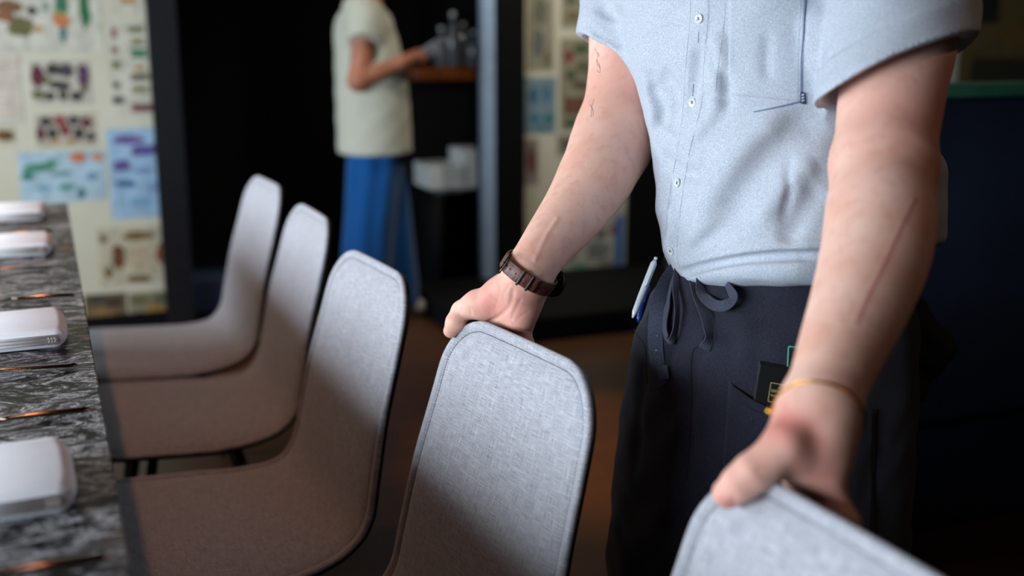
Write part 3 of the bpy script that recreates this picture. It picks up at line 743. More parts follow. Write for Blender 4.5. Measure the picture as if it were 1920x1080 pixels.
V = np.vstack([V1, V2, V3, V4]); Fq = np.vstack([F1, F2 + len(V1), F3 + len(V1) + len(V2), F4 + len(V1) + len(V2) + len(V3)])
print('body verts', len(V))
body = obj('body', V - MO, Fq, M['skin'], man); tag(body, 'bare forearms and hands')
# skin tone attribute: R redness, G scar, B hairiness
tone = np.zeros((len(V), 4)); tone[:, 3] = 1
def blob(c_, r, a): tone[:, 0] += a * np.exp(-(np.linalg.norm(V - c_, axis=1) / r) ** 2)
for c_, r, a in [(g(912, 566, .01), .035, .55), (g(985, 590, .03), .035, .6), (g(984, 622, .05), .02, .5), (g(848, 620, -.012), .014, .5), (at(1165, 185, 1.70), .06, .35),
                 (q(1478, 812, .03), .026, .85), (q(1368, 935, -.02), .014, .9), (q(1400, 890, -.01), .02, .45), (q(1546, 905, .05), .025, .5), (q(1520, 830, .05), .02, .35), (at(1720, 250, 1.28), .08, .45)]: blob(c_, r, a)
for a_, b_ in zip(foreL[:-1], foreL[1:]):
    pass
tone[:, 0] = np.clip(tone[:, 0], 0, .9)
e, tt = polydist(V[len(V1):len(V1) + len(V2)], scarL); tone[len(V1):len(V1) + len(V2), 1] = .8 * np.exp(-(e / .0022) ** 2)
for nodes in (foreR, foreL):
    dd, t_ = polydist(V, [n_[0] for n_ in nodes]); s_ = (dd < .075); tone[s_, 2] = np.maximum(tone[s_, 2], np.clip(1 - np.abs(t_[s_] - .45) / .5, 0, 1))
ca = body.data.color_attributes.new('tone', 'FLOAT_COLOR', 'POINT'); ca.data.foreach_set('color', tone.ravel())
# hair and eyes of the head
def hairf(P):
    w_ = P - HD; x = w_ @ fd; y = w_ @ ld; z = w_[:, 2]
    d = (np.sqrt(((x + .016) / .106) ** 2 + (y / .084) ** 2 + ((z - .036) / .104) ** 2) - 1) * .084
    cutp = np.maximum(x - .055 + (z - .04) * -.3, .0 - z - (x < -.02) * .045)
    return np.maximum(d, cutp)
hv, hf_ = mesh_sdf(hairf, HD - .17, HD + .17, .005); obj('hair', hv - MO, hf_, M['hair'], man)
for s_ in (-1, 1):
    p = HD - MO + fd * .0785 + ld * s_ * .031 + np.array([0, 0, .003]); MB().ball(p, .0112, 10).build('eye', M['button'], body)
for s_ in (-1, 1):
    a0 = MO + ld * s_ * .12
    sv, sf = mesh_sdf(lambda P: np.maximum(smin(econe(P, a0 + fd * -.05 + [0, 0, .045], a0 + fd * .15 + [0, 0, .032], .046, .038, .8, [0, 0, 1]), cone(P, a0 + fd * -.02 + [0, 0, .05], a0 - fd * .02 + [0, 0, .11], .045, .045), .02), .002 - P[:, 2]), a0 + [-.24, -.2, -.01], a0 + [.14, .2, .17], .006)
    obj('shoe', sv - MO, sf, M['shoe'], man)
# ---------------------------------------------------------------- shirt
SEC = np.array([  # height, cx, cy, half width, half depth
    (.84, .935, 1.285, .160, .128), (.875, .938, 1.288, .170, .140), (.905, .942, 1.292, .182, .154), (.96, .945, 1.305, .190, .160), (1.03, .945, 1.325, .188, .156),
    (1.10, .935, 1.345, .192, .150), (1.17, .925, 1.365, .205, .146), (1.25, .915, 1.39, .215, .140), (1.33, .915, 1.405, .20, .12), (1.42, .92, 1.41, .15, .09)])
def shirt_torso(P):
    h = P[:, 2]; cx = np.interp(h, SEC[:, 0], SEC[:, 1]); cy = np.interp(h, SEC[:, 0], SEC[:, 2]); a = np.interp(h, SEC[:, 0], SEC[:, 3]); b = np.interp(h, SEC[:, 0], SEC[:, 4])
    dx = P[:, 0] - cx; dy = P[:, 1] - cy; l = dx * ld[0] + dy * ld[1]; f_ = dx * fd[0] + dy * fd[1]
    q_ = (np.abs(l / a) ** 2.3 + np.abs(f_ / b) ** 2.3) ** (1 / 2.3)
    d = (q_ - 1) * np.minimum(a, b)
    d = smin(d, cone(P, at(1712, 330, 1.57), at(1712, 438, 1.585), .045, .043), .05)       # loose cloth at the back
    hem = .866 + .034 * np.clip((l + .06) / .18, 0, 1) + np.clip(-f_ / .15, 0, 1) * .02
    d = -smin(-d, -(hem - h), .022); d = -smin(-d, -(h - 1.40), .03)
    return d
slR = [(RS + [0, 0, .01], .078), (at(1182, -20, 1.765), .074), (at(1172, 60, 1.745), .0735)]
slL = [(LS + [0, 0, .012], .089), (at(1688, -20, 1.39), .090), (at(1688, 70, 1.355), .0895)]
axR = (at(1172, 150, 1.735) - at(1182, -20, 1.765)); axR /= np.linalg.norm(axR)
axL = (at(1668, 240, 1.30) - at(1690, -20, 1.39)); axL /= np.linalg.norm(axL)
cutRp = at(1150, 104, 1.742); cutLp = at(1690, 128, 1.335)
def nrm_(v): return v / np.linalg.norm(v)
cnR = nrm_(axR - cr * .55 + cf * .35); cnL = nrm_(axL + cr * .58 + cf * .32)
def sleeves(P):
    dR = chain(P, slR + [(slR[-1][0] + axR * .09, .073)], .02); dL = chain(P, slL + [(slL[-1][0] + axL * .09, .087)], .02)
    dR = -smin(-dR, -((P - cutRp) @ cnR), .004)
    dL = -smin(-dL, -((P - cutLp) @ cnL), .004)
    return dR, dL
def cuff_band(P):
    # turned-up band of each sleeve stands out a little
    a = chain(P, slL + [(slL[-1][0] + axL * .09, .0925)], .02) ; t = (P - cutLp) @ cnL; a = np.maximum(a, np.maximum(t, -t - .036))
    b = chain(P, slR + [(slR[-1][0] + axR * .09, .0757)], .02); t = (P - cutRp) @ cnR; b = np.maximum(b, np.maximum(t, -t - .034))
    return np.minimum(a, b)
ARMPIT = trace(shirt_torso, [(1542, 50), (1546, 110), (1550, 155)], .95) + cf * .008
def shirt_base(P):
    dR, dL = sleeves(P)
    sl = smin(np.minimum(dR, dL), cuff_band(P), .003); d = sl
    d = np.maximum(d, -(chain(P, [(slR[1][0], .066), (slR[-1][0] + axR * .12, .0665)], 0)) - 9 * (((P - cutRp) @ axR) < -.035))
    d = np.maximum(d, -(chain(P, [(slL[1][0], .079), (slL[-1][0] + axL * .12, .0815)], 0)) - 9 * (((P - cutLp) @ axL) < -.035))
    return smin(smin(shirt_torso(P), d, .02), chain(P, [(ARMPIT[0], .026), (ARMPIT[1], .024), (ARMPIT[2], .014)], 0), .012)
folds = [  # traced creases: pixels, half width (m), depth (+ in, - out)
    ([(1278, 512), (1350, 494), (1430, 482), (1560, 477)], .0065, .0105), ([(1290, 500), (1370, 480), (1450, 468), (1560, 462)], .010, -.0035), ([(1290, 520), (1380, 507), (1540, 500)], .012, -.005),
    ([(1235, 135), (1262, 190), (1255, 250)], .014, .010), ([(1205, 120), (1222, 180), (1232, 240)], .012, -.006), ([(1218, 160), (1240, 200), (1236, 235)], .010, .007),
    ([(1310, 90), (1305, 150), (1285, 220)], .010, .006), ([(1345, 60), (1350, 120), (1340, 180)], .010, -.005),
    ([(1330, 100), (1360, 150), (1362, 210)], .008, .004), ([(1300, 260), (1335, 215), (1345, 180)], .010, -.005),
    ([(1540, 215), (1470, 260), (1410, 330), (1350, 430)], .022, .006), ([(1480, 215), (1400, 275), (1340, 350), (1300, 440)], .022, -.006),
    ([(1530, 300), (1470, 350), (1420, 420)], .012, -.004), ([(1540, 350), (1500, 400), (1470, 460)], .012, .005), ([(1475, 290), (1480, 350), (1470, 420)], .007, .003),
    ([(1395, 395), (1340, 440), (1290, 480)], .010, .004), ([(1260, 380), (1262, 430), (1250, 470)], .010, -.004), 
    
    ([(1110, 55), (1140, 75), (1172, 80)], .006, .004), ([(1120, 10), (1150, 30), (1172, 34)], .007, .004), ([(1130, -10), (1150, 0), (1172, 5)], .007, -.004),
    ([(1250, 280), (1246, 340), (1252, 400)], .012, .004), ([(1440, 60), (1436, 110), (1440, 150)], .007, .002), ([(1250, 300), (1300, 330), (1330, 300)], .010, .003)]
FL = [(trace(shirt_base, smoothcurve(pl, 4), .95), wd, dp) for pl, wd, dp in [(a_, b_, c_ * (.5 if a_[0][0] > 1565 or a_[-1][0] <= 1172 or a_[0][0] == 1560 else 1)) for a_, b_, c_ in folds]]
FL = [(p, w_, d_) for p, w_, d_ in FL if np.max(np.linalg.norm(p - CAM, axis=1)) < 2.4]
FLb = [(np.min(p, 0) - .05, np.max(p, 0) + .05) for p, _, _ in FL]
plk = smoothcurve([(1312, -20), (1311, 35), (1303, 120), (1299, 192), (1284, 270), (1271, 343), (1262, 410), (1258, 470), (1262, 505)], 3)
PLK = trace(shirt_base, plk, .95)
def wob(P): return .0011 * (np.sin(P[:, 0] * 61 + 3 * np.sin(P[:, 2] * 23)) * np.sin(P[:, 2] * 47 + 2 * np.sin(P[:, 1] * 31)) + .7 * np.sin(P[:, 1] * 83 + P[:, 2] * 59))
def shirtf(P):
    d = shirt_base(P); m = np.abs(d) < .03
    if m.any():
        Q = P[m]; a = np.zeros(len(Q)) + wob(Q)
        for (pts, wd, dp), (l0, h0) in zip(FL, FLb):
            k = np.all((Q > l0) & (Q < h0), axis=1)
            if k.any():
                e, t_ = polydist(Q[k], pts); a[k] += 2.1 * dp * np.exp(-(e / wd) ** 2) * np.clip(np.minimum(t_, 1 - t_) * 6 + .15, 0, 1)
        e, _ = polydist(Q, PLK); a -= .0013 / (1 + np.exp((e - .0165) / .0006))
        d[m] += a
    return d
lo, hi = lohi(slR + slL, .03); lo = np.minimum(lo, [.70, 1.08, .80]); hi = np.maximum(hi, [1.22, 1.62, 1.43])
sv, sf = mesh_sdf(shirtf, lo, hi, .0027); print('shirt verts', len(sv))
shirt = obj('shirt', sv - MO, sf, M['shirt'], man); tag(shirt, 'pale blue chambray shirt with turned-up sleeves')
def rel(o): o.location = -MO if o.parent == man else o.location; return o
ROOT0 = man
class _S: pass
def child(fn_, *a, **k):
    o = fn_(*a, **k); o.data.transform(Matrix.Translation(Vector(-MO))); return o
# buttons with four holes, buttonholes
def button(px, py, r):
    p = trace(shirtf, [(px, py)], .95)[0]; n_ = grad(shirtf, p)[0]; mb = MB()
    mb.lathe([(r * .7, -.0008), (r, 0), (r, .0012), (r * .86, .0017), (r * .74, .0012), (r * .2, .0011)], n=28)
    o = mb.build('button', M['button'], shirt); o.matrix_basis = Matrix.Translation(Vector(p + n_ * .0006 - MO)) @ Vector(n_).to_track_quat('Z', 'Y').to_matrix().to_4x4()
    mb = MB()
    for a, b in ((-1, -1), (1, -1), (-1, 1), (1, 1)): mb.lathe([(r * .12, 0), (r * .12, .0006)], (a * r * .22, b * r * .22, .0009), 8)
    mb.tube([(-r * .22, -r * .22, .0016), (r * .22, r * .22, .0016)], r * .07, 5); mb.tube([(r * .22, -r * .22, .0016), (-r * .22, r * .22, .0016)], r * .07, 5)
    h = mb.build('button_thread', M['stitch'], shirt); h.matrix_basis = o.matrix_basis.copy()
for b in ((1311, 35), (1299, 192), (1271, 343), (1258, 470)): button(*b, .0062)
for pts in ([(1310, 60), (1309, 80)], [(1300, 158), (1299, 180)]): child(thread, 'buttonhole', shirtf, pts, .95, .0009, M['pale_stitch'], shirt)
for dx in (-17, 17): child(thread, 'placket_stitch', shirtf, [(x + dx * (.7 if y > 250 else 1), y) for x, y in plk[::3]], .95, .00045, M['pale_stitch'], shirt, .0001, 4, .0026)
child(thread, 'front_seam_stitch', shirtf, [(1362, -10), (1356, 60), (1346, 130), (1342, 170)], .95, .00045, M['pale_stitch'], shirt, .0001, 4, .0026)
# chest pocket, its stitched edge and the little navy side label
pk = [(1368, -15), (1511, -15), (1503, 191), (1366, 178)]
pocket = child(patch, 'chest_pocket', shirtf, pk, .95, 24, 30, .0000, .0011, M['shirt'], shirt)
child(patch, 'pocket_point', shirtf, [(1366, 176), (1503, 189), (1414, 210), (1413, 210)], .95, 20, 8, .0000, .0011, M['shirt'], shirt)
child(thread, 'pocket_edge_seam', shirtf, [(1511, -12), (1508, 60), (1503, 120), (1503, 190)], .95, .0008, M['stitch'], shirt, .0010)
child(thread, 'pocket_edge_seam', shirtf, [(1503, 190), (1460, 201), (1414, 210)], .95, .0006, M['stitch'], shirt, .0010)
child(thread, 'pocket_stitch', shirtf, [(1503, -12), (1500, 60), (1497, 120), (1496, 186)], .95, .0004, M['pale_stitch'], shirt, .0013, 6, .0026)
lab = child(patch, 'side_label', shirtf, [(1501, 172), (1510, 174), (1511, 195), (1501, 193)], .95, 4, 6, .0014, .0008, M['label'], shirt)
for k in range(3): o = child(patch, 'label_mark', shirtf, [(1503, 177 + 5.2 * k), (1508, 175.5 + 5.2 * k), (1508, 178 + 5.2 * k), (1503, 179.5 + 5.2 * k)], .95, 2, 1, .0023, .0003, M['label_mark'], shirt)
child(thread, 'hem_stitch', shirtf, [(1245, 497), (1290, 522), (1370, 532), (1450, 533), (1520, 527)], .95, .0004, M['pale_stitch'], shirt, .0001, 6, .0026)
# ---------------------------------------------------------------- apron
ASEC = np.array([(.28, .915, 1.29, .215, .205), (.45, .912, 1.29, .214, .212), (.60, .914, 1.29, .210, .203), (.70, .918, 1.292, .206, .192), (.78, .923, 1.292, .200, .182), (.84, .930, 1.290, .188, .165), (.872, .935, 1.290, .174, .146), (.90, .94, 1.292, .162, .130), (.93, .94, 1.292, .155, .12)])
afolds_px = [([(1330, 565), (1325, 640), (1300, 700), (1290, 900)], .010, .004), ([(1225, 600), (1205, 700), (1190, 900)], .012, .004), ([(1245, 545), (1265, 620), (1250, 700)], .008, .004), ([(1370, 560), (1400, 620), (1390, 690)], .012, -.003), ([(1290, 545), (1310, 600)], .008, -.004), ([(1650, 820), (1620, 950)], .012, .005)]
def apron_core(P):
    h = P[:, 2]; I = lambda k: np.interp(h, ASEC[:, 0], ASEC[:, k]); a, b = I(3), I(4); dx = P[:, 0] - I(1); dy = P[:, 1] - I(2)
    l = dx * ld[0] + dy * ld[1]; f_ = dx * fd[0] + dy * fd[1]
    return ((np.abs(l / a) ** 2.2 + np.abs(f_ / b) ** 2.2) ** (1 / 2.2) - 1) * np.minimum(a, b), h, f_, l
def apron_out(P): d, h, f_, l = apron_core(P); return np.maximum(d, h - .915)
AF = [(trace(apron_out, smoothcurve(pl, 4), .95), wd, dp) for pl, wd, dp in afolds_px]
def apron_surf(P):
    d = apron_out(P); m = np.abs(d) < .03
    if m.any():
        Q = P[m]; a = wob(Q) * 1.2
        for pts, wd, dp in AF: e, t_ = polydist(Q, pts); a += dp * np.exp(-(e / wd) ** 2) * np.clip(np.minimum(t_, 1 - t_) * 6 + .2, 0, 1)
        d[m] += a
    return d
def apronf(P):
    d = apron_surf(P); _, h, f_, l = apron_core(P)
    d = np.maximum(d, -(d + .009)); d = np.maximum(d, .30 - h); return np.maximum(d, -f_ - .09)
av, af_ = mesh_sdf(apronf, MO + [-.32, -.32, .27], MO + [.3, .32, .95], .0042); print('apron verts', len(av))
apron = obj('apron', av - MO, af_, M['apron'], man); tag(apron, 'charcoal waist apron with tape ties and pockets')
def trous(P):
    up = np.array([0, 0, 1.]); d = np.full(len(P), 9.)
    for s_ in (-1, 1):
        hp = MO + up * .80 + ld * s_ * .080 + fd * -.01; kn = MO + up * .46 + ld * s_ * .11 + fd * .01; an = MO + up * .07 + ld * s_ * .12 - fd * .02
        e = smin(cone(P, hp, kn, .105, .085), cone(P, kn, an, .085, .068), .03); d = smin(d, e, .02) if s_ > 0 else e
    c_ = MO + up * .86 - np.array([.02, .03, 0]); w_ = P - c_; e = (np.sqrt((w_ @ ld / .16) ** 2 + (w_ @ fd / .125) ** 2 + (w_[:, 2] / .12) ** 2) - 1) * .11
    return np.maximum(np.maximum(smin(d, e, .03), P[:, 2] - .89), .05 - P[:, 2])
tv, tf = mesh_sdf(trous, MO + [-.3, -.32, .0], MO + [.3, .32, .96], .008); obj('trousers', tv - MO, tf, M['black_cloth'], man)
def ribbon(name, pts, lifts, width, mat, parent, nrm=None, fn=apron_surf, th=.0012, tw=None):
    """cloth tape along pixels on the apron, lifted off it by `lifts` metres"""
    P = trace(fn, pts, .95); G = grad(fn, P) * .4 - cf * .6; P = P + G * np.asarray(lifts)[:, None] * 1.1; P = smoothcurve(P, 6); G = grad(fn, P); n = len(P); G = G * .45 - cf * .55; G /= np.linalg.norm(G, axis=1)[:, None]; T = np.gradient(P, axis=0); T /= np.linalg.norm(T, axis=1)[:, None]
    tws = np.interp(np.linspace(0, 1, n), np.linspace(0, 1, len(pts)), tw if tw is not None else [0] * len(pts)); V = []
    for i in range(n):
        s_ = np.cross(T[i], G[i]); s_ /= np.linalg.norm(s_) + 1e-9; g2 = np.cross(s_, T[i]); a = tws[i]; s2 = s_ * math.cos(a) + g2 * math.sin(a); g3 = np.cross(s2, T[i])
        for k in (-1, -.5, 0, .5, 1): V.append(P[i] + s2 * width / 2 * k + g3 * (th / 2 + .0004 * (1 - k * k)))
        for k in (1, .5, 0, -.5, -1): V.append(P[i] + s2 * width / 2 * k - g3 * th / 2)
    Fc = [(i * 10 + k, i * 10 + (k + 1) % 10, (i + 1) * 10 + (k + 1) % 10, (i + 1) * 10 + k) for i in range(n - 1) for k in range(10)] + [tuple(range(10))[::-1], tuple((n - 1) * 10 + k for k in range(10))]
    o = obj(name, np.array(V) - MO, Fc, mat, parent); o.data.set_sharp_from_angle(angle=.8); return o
tie = ribbon('apron_tie', [(1272, 500), (1254, 530), (1240, 565), (1233, 610), (1233, 660), (1238, 700), (1244, 722)], [.004, .010, .012, .010, .008, .006, .004], .021, M['apron2'], apron, tw=[.9, .8, .5, .1, 0, 0, 0])
tag(tie, 'long hanging apron tie with pale specks')
ribbon('tie_end', [(1230, 701), (1242, 699), (1256, 697)], [.0075, .0075, .0075], .018, M['apron2'], tie)
for k, (px, py) in enumerate([(1224, 625), (1228, 632), (1220, 634), (1226, 640), (1231, 629), (1219, 641), (1229, 656), (1224, 658), (1233, 694), (1222, 621)]):
    p = trace(apron_surf, [(px, py)], .95)[0]; n_ = grad(apron_surf, p)[0]; MB().ball(p - cf * .0125 - MO, .0015 if k != 6 else .0022, 6, sc=(1, 1, .6)).build('paint_speck', M['speck'], tie)
ribbon('tie_loop', [(1274, 500), (1270, 545), (1274, 590), (1270, 626), (1257, 640), (1250, 615), (1256, 560), (1266, 500)], [.006, .012, .015, .015, .013, .010, .006, .002], .013, M['apron2'], apron, tw=[1.2, 1.2, 1.3, 1.3, 1.0, .8, .8, .8])
ribbon('tie_loop', [(1314, 530), (1320, 556), (1342, 574), (1363, 577), (1376, 563), (1366, 540), (1352, 512)], [.008, .014, .017, .018, .016, .010, .003], .015, M['apron2'], apron, tw=[1.2, .7, .2, .1, .6, 1.1, 1.25])
ribbon('apron_tie', [(1302, 532), (1310, 560), (1322, 592), (1333, 618), (1334, 636), (1322, 655)], [.006, .012, .014, .014, .013, .010], .015, M['apron2'], apron, tw=[1.0, .9, .6, .9, 1.1, .4])
# seams and lower pocket of the apron
child(thread, 'seam_line', apron_surf, [(1309, 560), (1322, 610), (1316, 640), (1299, 660), (1296, 700), (1296, 780), (1288, 900)], .95, .0009, M['apron_stitch'], apron)
child(thread, 'seam_line', apron_surf, [(1183, 596), (1196, 630), (1210, 652), (1214, 720)], .95, .0009, M['apron_stitch'], apron)
pc = [(1368, 716), (1640, 770), (1640, 1000), (1340, 1000)]
def pocket_pt(u, v):
    tp = (1368 + 272 * u, 716 + 52 * math.sin(math.pi / 2 * min(1, u / .42))); bt = (1345 + 290 * u, 1040 + 10 * u); return (tp[0] * (1 - v) + bt[0] * v, tp[1] * (1 - v) + bt[1] * v)
gp = np.array([pocket_pt(i / 30, j / 24) for i in range(31) for j in range(25)]); Pg = trace(apron_surf, gp, .95); lift = np.array([.0005 + .0125 * math.exp(-(j / 24 * 3) ** 2) * math.sin(math.pi * min(1, .02 + i / 30 * 1.05)) for i in range(31) for j in range(25)])[:, None]
Gg = grad(apron_surf, Pg); o = slab('hip_pocket', Pg + Gg * lift, Gg, 30, 24, 0, .0016, M['apron'], apron); o.data.transform(Matrix.Translation(Vector(-MO)))
for off in (6, 12): child(thread, 'pocket_stitch', apron_surf, [(1368 + off, 722 + off * .3), (1364 + off, 760), (1358 + off, 850), (1350 + off, 960)], .95, .0005, M['apron_stitch'], apron, .0022, 6, .003)
child(thread, 'pocket_stitch', apron_surf, [(1374, 734), (1420, 768), (1480, 782)], .95, .0005, M['apron_stitch'], apron, .0130, 6, .003)
# green stitched square on the apron
for a, b in (((1476, 712), (1479, 650)), ((1479, 650), (1545, 655)), ((1545, 655), (1542, 715))): child(thread, 'green_embroidery', apron_surf, [a, b], .95, .0011, M['green'], apron, .0004)
# dark cloth tucked at the back of the hip
bp = at(1738, 655, 1.59); lo_, hi_ = bp - .2, bp + .2
def wcl(P):
    d = cone(P, at(1680, 560, 1.58), at(1740, 650, 1.59), .022, .032); d = smin(d, cone(P, at(1740, 655, 1.59), at(1712, 705, 1.59), .031, .022), .02); d = smin(d, cone(P, at(1670, 600, 1.58), at(1682, 740, 1.58), .035, .03), .04); return d + .0015 * np.sin(P[:, 2] * 140 + P[:, 0] * 90)
wv, wf_ = mesh_sdf(wcl, lo_, hi_, .004); tag(obj('waist_cloth', wv - MO, wf_, M['black_cloth'], man), 'black cloth bunched at the back of the hip')
# ---------------------------------------------------------------- things worn, held and carried (each its own thing)
def loose(o, p):      # move the mesh so that its origin is at p
    o.data.transform(Matrix.Translation(Vector(-np.asarray(p)))); o.location = tuple(p); return o
# watch on the right wrist
wc = atn(c4, 980, 519, .044) if False else lerp(RW, foreR[-2][0], .12)
wax = nrm_(foreR[-2][0] - g(968, 545, .045))
def band_pts(fn, c_, ax, n, off):
    """closed loop of surface points round a limb, centre c_, axis ax"""
    u = nrm_(np.cross(ax, [0, 0, 1.])); v = np.cross(ax, u); out = []
    for k in range(n):
        a = 2 * math.pi * k / n; dr = u * math.cos(a) + v * math.sin(a); r = .012
        for _ in range(60):
            dd = float(fn(np.array([c_ + dr * r]))[0])
            if dd > -1e-5 and dd < .0004: break
            r += -dd * .8
        out.append(c_ + dr * (r + off))
    return np.array(out)
watch = empty('wrist_watch', tuple(wc)); tag(watch, 'brown leather watch strap with dark buckle on the wrist at the middle chair back', 'watch')
watch['label'] = 'brown leather watch strap with a dark buckle round the wrist of the man'
nW = 72; ringc = band_pts(bodyR, wc, wax, nW, .0012)
def strap(name, c_, ax, ks, w_, off, th, mat, parent, origin):
    mb = MB(); V = []; n = len(ks)
    for k in ks:
        p = ringc[k % nW]; r = nrm_((p - c_) - ax * ((p - c_) @ ax))
        for a_, o_ in ((-1, 0), (-1, th * .7), (-.86, th), (0, th * 1.1), (.86, th), (1, th * .7), (1, 0), (0, -.0002)): V.append(p + r * (off + o_) + ax * a_ * w_ / 2 - origin)
    closed = len(ks) >= nW; Fc = []
    for i in range(n if closed else n - 1):
        for j in range(8): a0, a1 = i * 8, ((i + 1) % n) * 8; Fc.append((a0 + j, a0 + (j + 1) % 8, a1 + (j + 1) % 8, a1 + j))
    if not closed: Fc += [tuple(range(8))[::-1], tuple((n - 1) * 8 + j for j in range(8))]
    return obj(name, V, Fc, mat, parent)
# where on the ring the buckle faces the camera
score = [abs(proj(p)[0] - 945) + abs(proj(p)[1] - 496) + 200 * (proj(p)[2] > proj(wc)[2]) for p in ringc]; kb = int(np.argmin(score))
dirn = 1 if proj(ringc[(kb + 6) % nW])[0] > proj(ringc[kb])[0] else -1
rng = lambda a, b: [kb + dirn * k for k in range(a, b + 1)]
sb = strap('strap', wc, wax, list(range(nW)), .021, 0, .0024, M['leather'], watch, wc)
sl = strap('strap_tail', wc, wax, rng(1, 17), .0195, .0026, .0020, M['leather'], watch, wc)
for a in (9, 13): strap('keeper_loop', wc, wax, rng(a, a + 1), .0235, .0048, .0014, M['leather_d'], watch, wc)
hole = MB()
for a in (4, 7):
    p = ringc[(kb + dirn * a) % nW]; r = nrm_((p - wc) - wax * ((p - wc) @ wax)); hole.ball(p + r * .0049 - wc, .0011, 6)
hole.build('strap_hole', M['leather_d'], sl)
def on_ring(k, a, o_): p = ringc[(kb + dirn * k) % nW]; r = nrm_((p - wc) - wax * ((p - wc) @ wax)); return p + r * o_ + wax * a - wc
bk = MB(); c_ = [on_ring(-1, -.0130, .004), on_ring(-1, .0130, .004), on_ring(1, .0130, .0062), on_ring(1, -.0130, .0062)]
bk.tube(smoothcurve(c_ + [c_[0]], 3)[:-1], .0011, 8, closed=True); bk.tube([on_ring(-1, 0, .005), on_ring(2, 0, .0068)], .0009, 6); bk.build('buckle', M['buckle'], watch)
# dial side, away from the camera
kd = kb + nW // 2; pd = ringc[kd % nW]; rd = nrm_((pd - wc) - wax * ((pd - wc) @ wax))
cs = MB().lathe([(.012, 0), (.019, .001), (.020, .004), (.019, .008), (.0175, .0085), (.001, .0085)], n=32).build('watch_case', M['buckle'], watch)
cs.matrix_basis = Matrix.Translation(Vector(pd + rd * .002 - wc)) @ Vector(rd).to_track_quat('Z', 'Y').to_matrix().to_4x4()
# gold bracelet on the left wrist
lc = lerp(LW, foreL[-2][0], -.10); lax = nrm_(foreL[-2][0] - LW); tilt = nrm_(lax - cr * .10 + cf * .04)
br = empty('bracelet', tuple(lc)); tag(br, 'thin gold bracelet with a small round bead on the man\'s nearer wrist', 'bracelet')
R2 = band_pts(bodyL, lc, tilt, 64, .0011); mb = MB(); mb.tube(R2 - lc, .0011, 8, closed=True); mb.build('chain', M['gold'], br)
kk = int(np.argmin([proj(p)[0] for p in R2])); pb = R2[kk]; ob = nrm_(pb - lc)
MB().ball(pb + ob * .003 - lc + np.array([0, 0, -.003]), .0036, 10).build('bead', M['gold'], br); MB().ball(pb + ob * .0018 - lc + cr * .008 + np.array([0, 0, .0015]), .0028, 10).build('clasp_bead', M['gold'], br)
# tattoo on the right upper arm (part of the man)
for pl in ([(1116, 92), (1121, 104), (1119, 118), (1126, 128)], [(1118, 112), (1124, 122), (1125, 136), (1119, 132)], [(1114, 186), (1110, 200), (1108, 220)], [(1107, 196), (1112, 208), (1112, 218)], [(1121, 98), (1124, 106)]):
    child(thread, 'tattoo', bodyR, pl, 1.2, .0005, plain('tattoo_ink', srgb(140, 108, 104), rough=.6), body, -.0002, 6)
# booklet in the apron pocket
cpx = [(1424, 676), (1500, 686), (1486, 772), (1411, 758)]
P0 = trace(apron_surf, cpx, .95); n_ = nrm_(grad(apron_surf, P0).mean(0)); cen = P0.mean(0) + n_ * .0045
ex = nrm_((P0[1] - P0[0]) + (P0[2] - P0[3])); ex = nrm_(ex - n_ * (ex @ n_)); ey = np.cross(n_, ex); W_ = np.linalg.norm(P0[1] - P0[0]); H_ = np.linalg.norm(P0[3] - P0[0]) * 1.0
ey = nrm_(P0[0] - P0[3]); ey = nrm_(ey - n_ * (ey @ n_)); ex = np.cross(ey, n_); bcorner = P0[0] + n_ * .0015
bk_ = empty('booklet', tuple(bcorner)); tag(bk_, 'glossy black booklet with gold frame and lettering tucked in the apron pocket', 'booklet')
Mx = Matrix((tuple(ex), tuple(ey), tuple(n_))).transposed().to_4x4()
def bk_box(name, x0, y0, x1, y1, z0, z1, mat, r=.0): o = MB().box((x0, y0, z0), (x1, y1, z1)).build(name, mat, bk_, bevel=r, smooth=False) if r else MB().box((x0, y0, z0), (x1, y1, z1)).build(name, mat, bk_, smooth=False); o.matrix_basis = Mx; return o
s_ = 1 / (F / proj(bcorner)[2])      # metres per pixel there
bk_box('back_cover', 0, -86 * s_ - .02, 80 * s_, 0, 0, .0015, M['booklet'], .0006)
bk_box('pages', .001, -86 * s_ - .019, 80 * s_ - .001, -.0015, .0015, .004, M['booklet'])
bk_box('front_cover', 0.0015, -86 * s_ - .02, 80 * s_, -.003, .004, .0058, M['booklet'], .0008)
zt = .0059; fx0, fx1, fy0, fy1 = 27 * s_, 76 * s_, -36 * s_, -72 * s_; lw_ = .0007
fm = MB()
for a in ((fx0, fy0 - lw_, fx1, fy0), (fx0, fy1, fx1, fy1 + lw_), (fx0, fy1, fx0 + lw_, fy0), (fx1 - lw_, fy1, fx1, fy0)): fm.box((a[0], a[1], zt), (a[2], a[3], zt + .0002))
o = fm.build('gold_frame', M['goldink'], bk_, smooth=False); o.matrix_basis = Mx
for row, txt in enumerate(('SERVER', 'WORKING')):
    cu_ = bpy.data.curves.new('lettering', 'FONT'); cu_.body = txt; cu_.size = 7 * s_; cu_.extrude = .0001
    to = bpy.data.objects.new('tmp', cu_); dg = bpy.context.evaluated_depsgraph_get(); C.objects.link(to); dg.update(); me = bpy.data.meshes.new_from_object(to.evaluated_get(dg)); bpy.data.objects.remove(to)
    me.materials.clear(); me.materials.append(M['goldink']); lo_t = bpy.data.objects.new('gold_lettering', me); C.objects.link(lo_t); lo_t.parent = bk_
    lo_t.matrix_basis = Mx @ Matrix.Translation((fx0 + 3 * s_, fy0 - (17 + 9 * row) * s_, zt + .0001))
